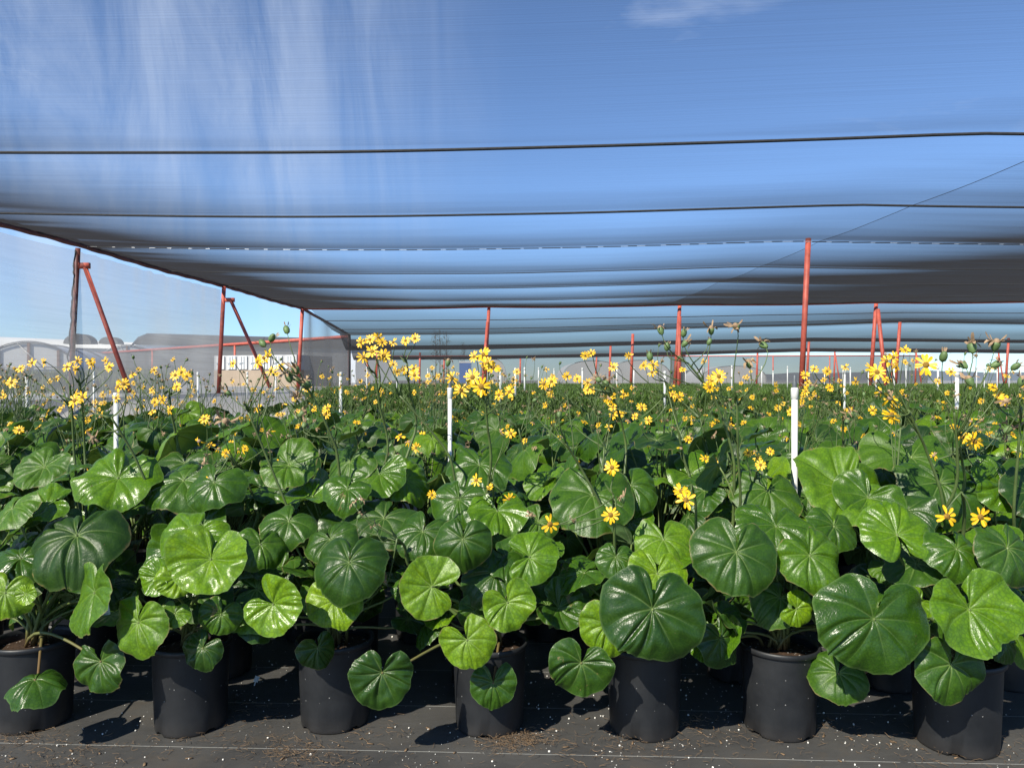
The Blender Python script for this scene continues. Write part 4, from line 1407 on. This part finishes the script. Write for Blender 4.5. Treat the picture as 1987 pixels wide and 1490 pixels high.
# ------------------------------------------------------------------ low feathery crop on the terrace
def blades(name, n, region, h, w, mat, per=7, lean=0.5):
    V, Fc = [], []
    i = 0
    while i < n:
        x, y = region()
        i += 1
        z0 = gz(x, y)
        hh = h * (0.6 + 0.55 * (0.5 + 0.5 * mnoise.noise(Vector((x * 0.9, y * 0.9, 2))))) * rr.uniform(0.8, 1.2)
        for _ in range(per):
            a = rr.uniform(0, 6.28)
            q = rr.uniform(0, lean)
            dx, dy = math.cos(a) * hh * q, math.sin(a) * hh * q
            bx, by = x + rr.gauss(0, 0.05), y + rr.gauss(0, 0.05)
            ww = w * rr.uniform(0.6, 1.3)
            sx, sy = -math.sin(a) * ww, math.cos(a) * ww
            b = len(V)
            V += [(bx - sx * .5, by - sy * .5, z0), (bx + sx * .5, by + sy * .5, z0), (bx + dx * .45 + sx, by + dy * .45 + sy, z0 + hh * .62), (bx + dx + sx * .2, by + dy + sy * .2, z0 + hh), (bx + dx * .45 - sx, by + dy * .45 - sy, z0 + hh * .62)]
            Fc.append((b, b + 1, b + 2, b + 3, b + 4))
    me = bpy.data.meshes.new(name)
    me.from_pydata(V, [], Fc)
    me.materials.append(mat)
    me.update()
    return link(name, me)


def crop_region():
    while True:
        y = 7.9 + 22.0 * rr.random() ** 1.8
        x = rr.uniform(-0.45, 0.75) * y
        if x > -2.4 - 0.14 * (y - 8): return x, y


tag(blades('low_crop', 15000, crop_region, 0.16, 0.012, M['crop'], 7, 1.1), 'low feathery green crop growing behind the flowering bed', 'crop', kind='stuff')


def weed_region():
    while True:
        y = rr.uniform(15, 26)
        x = rr.uniform(-0.72, -0.46) * y
        if x < -7.2: return x, y


tag(blades('weeds', 900, weed_region, 0.55, 0.012, M['weeds'], 6, 0.5), 'grey-green weeds outside the left wall of the shade house', 'weeds', kind='stuff')

# ------------------------------------------------------------------ buildings and far things
def hoop_house(name, px, d, halfw, zpeak, length, ang, label, film=True, posts=3):
    """tunnel frame: hoops, end posts, a purlin and the film over them"""
    c = P(px, HY, d)
    zg = gz(c.x, d)
    root = empty(name, (c.x, d, zg), ang)
    hgt = zpeak - zg
    def arch(y, r, mat, nm='hoop'):
        k = MB()
        k.tube([(halfw * math.cos(t), y, hgt * math.sin(t) ** 0.85) for t in [math.pi * (0.0001 + i * 0.9998 / 24) for i in range(25)]], r, 6)
        k.build(nm, mat, root)
    for q in range(4): arch(length * q / 3, 0.035, M['steel'])
    for i in range(posts):
        x = (-0.55 + 1.1 * i / (posts - 1)) * halfw
        k = MB()
        k.box((x, 0.05, hgt * math.sqrt(max(0, 1 - (x / halfw) ** 2)) * 0.49), (0.11, 0.08, hgt * math.sqrt(max(0, 1 - (x / halfw) ** 2)) * 0.96))
        k.build('end_post', M['brownpost'], root, False)
    k = MB()
    k.tube([(-halfw * .93, 0.02, hgt * 0.42), (halfw * .93, 0.02, hgt * 0.42)], 0.03, 6)
    k.tube([(-halfw * .2, 0.02, hgt * 0.95), (halfw * .55, 0.02, 0.2)], 0.03, 6)
    k.build('end_frame', M['steel'], root)
    if film:
        k = MB()
        for y in (0.08, length):
            for i in range(25):
                t = math.pi * (0.0001 + i * 0.9998 / 24)
                k.v.append((halfw * 0.98 * math.cos(t), y, hgt * 0.98 * math.sin(t) ** 0.85))
        for i in range(24):
            k.f.append((i, i + 1, 26 + i, 25 + i))
            k.m.append(0)
        k.build('film', M['filmgrey'], root)
        k = MB()
        vs = [(halfw * 0.97 * math.cos(t), 0.12, hgt * 0.97 * math.sin(t) ** 0.85) for t in [math.pi * (0.0001 + i * 0.9998 / 24) for i in range(25)]]
        k.add(vs, [tuple(range(25))])
        k.build('end_film', M['filmgrey'], root, False)
    tag(root, label, 'hoop house', 'hoop houses and tunnels')
    return root


hoop_house('hoop_house', 55, 36, 2.3, 2.95, 12, R(18), 'hoop house of bent steel tubes and grey film left of the braced corner post')
hoop_house('hoop_house', 246, 58, 2.4, 3.85, 10, R(18), 'small distant hoop house half hidden by the red-railed net fence')


# long pale greenhouse range at far left
def prism(mb, p0, p1, z0, z1, depth, mi=0):
    """upright slab from p0 to p1 (xy) with thickness depth towards +y"""
    a, b = Vector((p0[0], p0[1], 0)), Vector((p1[0], p1[1], 0))
    t = (b - a).normalized()
    n = Vector((-t.y, t.x, 0)) * depth
    vs = [(a.x, a.y, z0), (b.x, b.y, z0), (b.x, b.y, z1), (a.x, a.y, z1)]
    vs += [(x + n.x, y + n.y, z) for x, y, z in vs]
    mb.add(vs, [(0, 1, 2, 3), (7, 6, 5, 4), (0, 4, 5, 1), (3, 2, 6, 7), (1, 5, 6, 2), (0, 3, 7, 4)], mi)


g0, g1 = P(-500, 620, 62), P(300, 664, 82)
go = Vector((g0.x, g0.y, gz(g0.x, g0.y)))
GH = empty('greenhouse', go)
tag(GH, 'long pale greenhouse range with an arched film roof behind the hoop house', 'greenhouse')
k = MB()
prism(k, (0, 0), ((g1 - g0).x, (g1 - g0).y), 0, 3.6, 14)
k.build('wall', M['film'], GH, False)
k = MB()
ax = Vector(((g1 - g0).x, (g1 - g0).y, 0))
nn = Vector((-ax.y, ax.x, 0)).normalized()
for e in (0, 1):
    for i in range(13):
        t = math.pi * i / 12
        p = ax * e + nn * (7 - 7.2 * math.cos(t))
        k.v.append((p.x, p.y, 3.6 + (1.45 if e == 0 else 1.0) * math.sin(t) ** 0.7))
for i in range(12):
    k.f.append((i, i + 1, 14 + i, 13 + i))
    k.m.append(0)
k.f += [tuple(range(13)), tuple(range(25, 12, -1))]
k.m += [0, 0]
k.build('roof', M['film'], GH)
for px, w in ((150, 2.7), (210, 2.0)):
    d = 74 if px == 150 else 78
    c = P(px, 667, d - 2.5) - go
    k = MB()
    vs = [(c.x + w * 0.5 * math.cos(t), c.y - 0.0, c.z + w * 0.36 * math.sin(t)) for t in [math.pi * i / 12 for i in range(13)]]
    vs += [(x, y + 1.2, z) for x, y, z in vs]
    k.add(vs, [tuple(range(13)), tuple(range(25, 12, -1))] + [(i, i + 1, 14 + i, 13 + i) for i in range(12)])
    k.build('roof_vent', M['darkroof'], GH, False)

# white building with a dark curved roof
w0, w1 = P(262, 672, 66), P(760, 672, 78)
wo = Vector((w0.x, w0.y, gz(w0.x, w0.y)))
WB = empty('warehouse', wo)
tag(WB, 'long white building with a dark rounded grey roof beyond the red-railed fence', 'building')
ax = Vector(((w1 - w0).x, (w1 - w0).y, 0))
nn = Vector((-ax.y, ax.x, 0)).normalized()
k = MB()
prism(k, (0, 0), (ax.x, ax.y), 0, 3.45, 9)
k.build('wall', M['whitewall'], WB, False)
k = MB()
for e in (0.0, 0.02, 0.05, 1.0):
    for i in range(13):
        t = math.pi * i / 12
        lift = {0.0: 0.15, 0.02: 0.7, 0.05: 1.0, 1.0: 1.0}[e]
        p = ax * e + nn * (4.5 - 4.7 * math.cos(t))
        k.v.append((p.x, p.y, 3.46 + 1.2 * lift * math.sin(t) ** 0.6))
for s in range(3):
    for i in range(12):
        q = s * 13 + i
        k.f.append((q, q + 1, q + 14, q + 13))
        k.m.append(0)
k.f.append(tuple(range(13)))
k.m.append(0)
k.build('roof', M['darkroof'], WB)

# low shed with a row of white windows over a tan base
s0, s1 = P(415, 690, 33.5), P(575, 693, 32.3)
so = Vector((s0.x, s0.y, gz(s0.x, s0.y)))
SH = empty('shed', so)
tag(SH, 'low tan shed with a row of bright white windows behind the braced posts', 'shed')
ax = Vector(((s1 - s0).x, (s1 - s0).y, 0))
zt = s0.z - so.z
k = MB()
prism(k, (0, 0), (ax.x, ax.y), 0, zt * 0.52, 3)
k.build('base_wall', M['tan'], SH, False)
k = MB()
prism(k, (0, 0.05), (ax.x, ax.y + 0.05), zt * 0.52 + 0.003, zt, 3)
k.build('wall', M['filmgrey'], SH, False)
for i in range(7):
    t0 = 0.03 + i * 0.14
    p = ax * t0
    k = MB()
    a, b = ax * t0, ax * (t0 + 0.10)
    prism(k, (a.x, a.y - 0.03), (b.x, b.y - 0.03), zt * 0.55, zt * 0.97, 0.07)
    o = k.build('window', M['film'], SH, False)
    m2 = MB()
    for u in (0.33, 0.66):
        c = ax * (t0 + 0.10 * u)
        m2.box((c.x, c.y - 0.045, zt * 0.76), (0.035, 0.03, zt * 0.40))
    m2.box(((a.x + b.x) / 2, (a.y + b.y) / 2 - 0.05, zt * 0.76), ((b - a).length * 0.98, 0.03, 0.03))
    m2.build('glazing_bars', M['wire'], o, False)

# portable toilet and pale tunnels behind the rear net wall
c = P(903, HY, 62)
pt = empty('portable_toilet', (c.x, 62, gz(c.x, 62)))
tag(pt, 'small blue portable toilet with a pale roof behind the rear net', 'portable toilet')
k = MB()
k.box((0, 0, 0.85), (0.95, 0.95, 1.68))
k.build('cabin', M['blue'], pt, False)
k = MB()
k.box((0, 0, 1.76), (1.0, 1.0, 0.14))
k.build('roof', M['whitewall'], pt, False)
k = MB()
k.box((0.0, -0.49, 0.84), (0.62, 0.04, 1.5))
k.build('door', M['blue'], pt, False)
for px, d, hw, zp, ln, lab in ((957, 58, 1.0, 2.75, 6, 'small white round-ended tunnel beside the blue portable toilet'), (1150, 66, 2.7, 2.85, 8, 'pale tunnel seen through the rear net, left of the braced post'), (1240, 74, 3.2, 3.1, 8, 'wide pale tunnel half hidden by seed heads beyond the rear net'), (1425, 78, 3.4, 2.6, 8, 'low pale tunnel beneath the strip of sky')):
    cc = P(px, HY, d)
    root = empty('polytunnel', (cc.x, d, gz(cc.x, d)))
    hh = zp - gz(cc.x, d)
    k = MB()
    n = 16
    for y in (0, ln):
        for i in range(n + 1):
            t = math.pi * i / n
            k.v.append((hw * math.cos(t), y, max(0.0, hh * math.sin(t) ** 0.55)))
    for i in range(n):
        k.f.append((i, i + 1, n + 2 + i, n + 1 + i))
        k.m.append(0)
    k.build('cover', M['whitewall'], root)
    k = MB()
    k.add([(hw * .98 * math.cos(math.pi * i / n), 0.06, max(0.0, hh * .98 * math.sin(math.pi * i / n) ** 0.55)) for i in range(n + 1)], [tuple(range(n + 1))])
    k.build('end_wall', M['film'], root, False)
    tag(root, lab, 'tunnel', 'hoop houses and tunnels')


# thin trees seen through the rear cloth
def far_tree(px, ytop, d, seed, label):
    q = random.Random(seed)
    top = P(px, ytop, d)
    zg = gz(top.x, d)
    root = empty('tree', (top.x, d, zg))
    h = top.z - zg
    t = MB()
    t.tube([(0, 0, 0), (0.1, 0, h * 0.5), (0.0, 0, h)], [h * 0.012, h * 0.009, h * 0.002], 6)
    c = MB()
    for i in range(26):
        z = h * (0.35 + 0.62 * i / 26)
        a = q.uniform(0, 6.28)
        L = h * 0.16 * (1.05 - i / 30)
        e = Vector((math.cos(a) * L, math.sin(a) * L, z + L * 0.7))
        t.tube([(0, 0, z), e * 0.5 + Vector((0, 0, z * 0.5 - 0.02 * h)), e], [0.035, 0.02, 0.006], 4)
        for _ in range(9):
            p = Vector((0, 0, z)).lerp(e, q.uniform(0.3, 1.05)) + Vector((q.gauss(0, .05), q.gauss(0, .05), q.gauss(0, .05))) * h * 0.35
            s = Vector((q.gauss(0, 1), q.gauss(0, 1), q.gauss(0, 1))).normalized() * 0.07
            u = s.orthogonal() * 0.8
            c.add([p - s, p + u, p + s, p - u], [(0, 1, 2, 3)])
    t.build('trunk', M['bark'], root)
    c.build('crown', M['farleaf'], root, False)
    tag(root, label, 'tree', 'thin trees far behind the shade cloth')


far_tree(845, 641, 120, 1, 'thin upright tree far behind the cloth, left of a pair')
far_tree(853, 639, 125, 2, 'taller thin tree far behind the cloth, right beside its twin')
far_tree(866, 642, 135, 3, 'slim lone tree right of the pair of trees behind the cloth')
far_tree(900, 664, 140, 4, 'short bushy tree farthest right behind the rear cloth')

# hills on the horizon
k = MB()
n = 60
for i in range(n + 1):
    px = 1150 + 2600 * i / n
    d = 900
    hgt = 4 + 9 * (0.5 + 0.5 * mnoise.noise(Vector((i * 0.17, 1, 0)))) + 5 * (0.5 + 0.5 * mnoise.noise(Vector((i * 0.6, 4, 0))))
    x = (px - CX) / F_PX * d
    k.v += [(x, d - 60, -2), (x, d, hgt), (x * 1.1, d + 160, -2)]
for i in range(n):
    q = i * 3
    k.f += [(q, q + 3, q + 4, q + 1), (q + 1, q + 4, q + 5, q + 2)]
    k.m += [0, 0]
tag(k.build('hills', M['hills']), 'low blue-grey hills on the horizon at the right', 'hills', kind='structure')

# ------------------------------------------------------------------ sky and sun
SUN_EL, SUN_AZ_X, SUN_AZ_Y = R(42), -math.sin(R(36)), -math.cos(R(36))      # the sun stands behind the camera, to the left
world = bpy.data.worlds.new('World')
scene.world = world
world.use_nodes = True
wt = world.node_tree
wt.nodes.clear()
wo_ = wt.nodes.new('ShaderNodeOutputWorld')
bg = wt.nodes.new('ShaderNodeBackground')
sky = wt.nodes.new('ShaderNodeTexSky')
sky.sky_type = 'NISHITA'
sky.sun_disc = False
sky.sun_elevation = SUN_EL
sky.sun_rotation = math.atan2(SUN_AZ_X, SUN_AZ_Y)
sky.altitude = 50
sky.air_density = 0.75
sky.dust_density = 0.0
sky.ozone_density = 6.0
tc = wt.nodes.new('ShaderNodeTexCoord')
mp = wt.nodes.new('ShaderNodeMapping')
mp.inputs['Scale'].default_value = (1.1, 2.6, 5.0)
mp.inputs['Rotation'].default_value = (0, 0.25, 0.5)
wt.links.new(tc.outputs['Generated'], mp.inputs['Vector'])
nz = wt.nodes.new('ShaderNodeTexNoise')
nz.inputs['Scale'].default_value = 1.3
nz.inputs['Detail'].default_value = 6
nz.inputs['Roughness'].default_value = 0.6
nz.inputs['Distortion'].default_value = 0.6
wt.links.new(mp.outputs[0], nz.inputs['Vector'])
cr = wt.nodes.new('ShaderNodeValToRGB')
cr.color_ramp.elements[0].position = 0.59
cr.color_ramp.elements[1].position = 0.80
cr.color_ramp.elements[1].color = (0.42, 0.42, 0.42, 1)
wt.links.new(nz.outputs[0], cr.inputs[0])
vd = wt.nodes.new('ShaderNodeVectorMath')
vd.operation = 'DOT_PRODUCT'
wt.links.new(tc.outputs['Generated'], vd.inputs[0])
vd.inputs[1].default_value = Vector((-0.66, 1.0, 0.42)).normalized()
mr_ = wt.nodes.new('ShaderNodeMapRange')
mr_.interpolation_type = 'SMOOTHSTEP'
wt.links.new(vd.outputs['Value'], mr_.inputs[0])
mr_.inputs[1].default_value = 0.84
mr_.inputs[2].default_value = 1.0
mp2 = wt.nodes.new('ShaderNodeMapping')
mp2.inputs['Scale'].default_value = (9.0, 2.0, 1.2)
mp2.inputs['Rotation'].default_value = (0.2, 0.5, 0.3)
wt.links.new(tc.outputs['Generated'], mp2.inputs['Vector'])
nz2 = wt.nodes.new('ShaderNodeTexNoise')
nz2.inputs['Scale'].default_value = 1.6
nz2.inputs['Detail'].default_value = 7
nz2.inputs['Roughness'].default_value = 0.62
nz2.inputs['Distortion'].default_value = 0.7
wt.links.new(mp2.outputs[0], nz2.inputs['Vector'])
ci = wt.nodes.new('ShaderNodeMath')
ci.operation = 'MULTIPLY'
wt.links.new(mr_.outputs[0], ci.inputs[0])
nr_ = wt.nodes.new('ShaderNodeMapRange')
nr_.interpolation_type = 'SMOOTHSTEP'
wt.links.new(nz2.outputs[0], nr_.inputs[0])
nr_.inputs[1].default_value = 0.26
nr_.inputs[2].default_value = 0.78
wt.links.new(nr_.outputs[0], ci.inputs[1])
ca_ = wt.nodes.new('ShaderNodeMath')
ca_.operation = 'MULTIPLY_ADD'
ca_.use_clamp = True
wt.links.new(ci.outputs[0], ca_.inputs[0])
ca_.inputs[1].default_value = 0.44
wt.links.new(cr.outputs[0], ca_.inputs[2])
mx = wt.nodes.new('ShaderNodeMix')
mx.data_type = 'RGBA'
wt.links.new(ca_.outputs[0], mx.inputs[0])
wt.links.new(sky.outputs[0], mx.inputs[6])
mx.inputs[7].default_value = (4.6, 5.2, 6.2, 1)
sz_ = wt.nodes.new('ShaderNodeSeparateXYZ')
wt.links.new(tc.outputs['Generated'], sz_.inputs[0])
hz = wt.nodes.new('ShaderNodeValToRGB')      # hazier, dimmer air close to the horizon
hz.color_ramp.elements[0].position = 0.0
hz.color_ramp.elements[0].color = (0.62, 0.69, 0.70, 1)
hz.color_ramp.elements[1].position = 0.15
hz.color_ramp.elements[1].color = (1, 1, 1, 1)
wt.links.new(sz_.outputs[2], hz.inputs[0])
hm = wt.nodes.new('ShaderNodeMix')
hm.data_type = 'RGBA'
hm.blend_type = 'MULTIPLY'
hm.inputs[0].default_value = 1.0
wt.links.new(mx.outputs[2], hm.inputs[6])
wt.links.new(hz.outputs[0], hm.inputs[7])
wt.links.new(hm.outputs[2], bg.inputs['Color'])
bg.inputs['Strength'].default_value = 0.135
wt.links.new(bg.outputs[0], wo_.inputs['Surface'])

sl = bpy.data.lights.new('sun', 'SUN')
sl.energy = 5.0
sl.angle = R(0.5)
sl.color = (1.0, 0.94, 0.80)
so_ = bpy.data.objects.new('sun', sl)
COL.objects.link(so_)
sdir = Vector((SUN_AZ_X * math.cos(SUN_EL), SUN_AZ_Y * math.cos(SUN_EL), math.sin(SUN_EL)))
so_.rotation_euler = sdir.to_track_quat('Z', 'Y').to_euler()
so_.location = sdir * 40

# ------------------------------------------------------------------ camera
cd = bpy.data.cameras.new('camera')
cd.sensor_width = 36.0
cd.lens = F_PX / 1987.0 * 36.0
cd.clip_start = 0.05
cd.clip_end = 6000
cam = bpy.data.objects.new('camera', cd)
COL.objects.link(cam)
cam.location = (0, 0, CAM_Z)
cam.rotation_euler = (R(90) - (745.0 - HY) / F_PX, 0, 0)
scene.camera = cam
vs = scene.view_settings
vs.view_transform = 'Standard'
vs.look = 'None'
vs.exposure = 0.55
vs.gamma = 1.0
vs.use_curve_mapping = False
scene.cycles.max_bounces = 8
scene.cycles.transparent_max_bounces = 24
scene.cycles.use_denoising = True
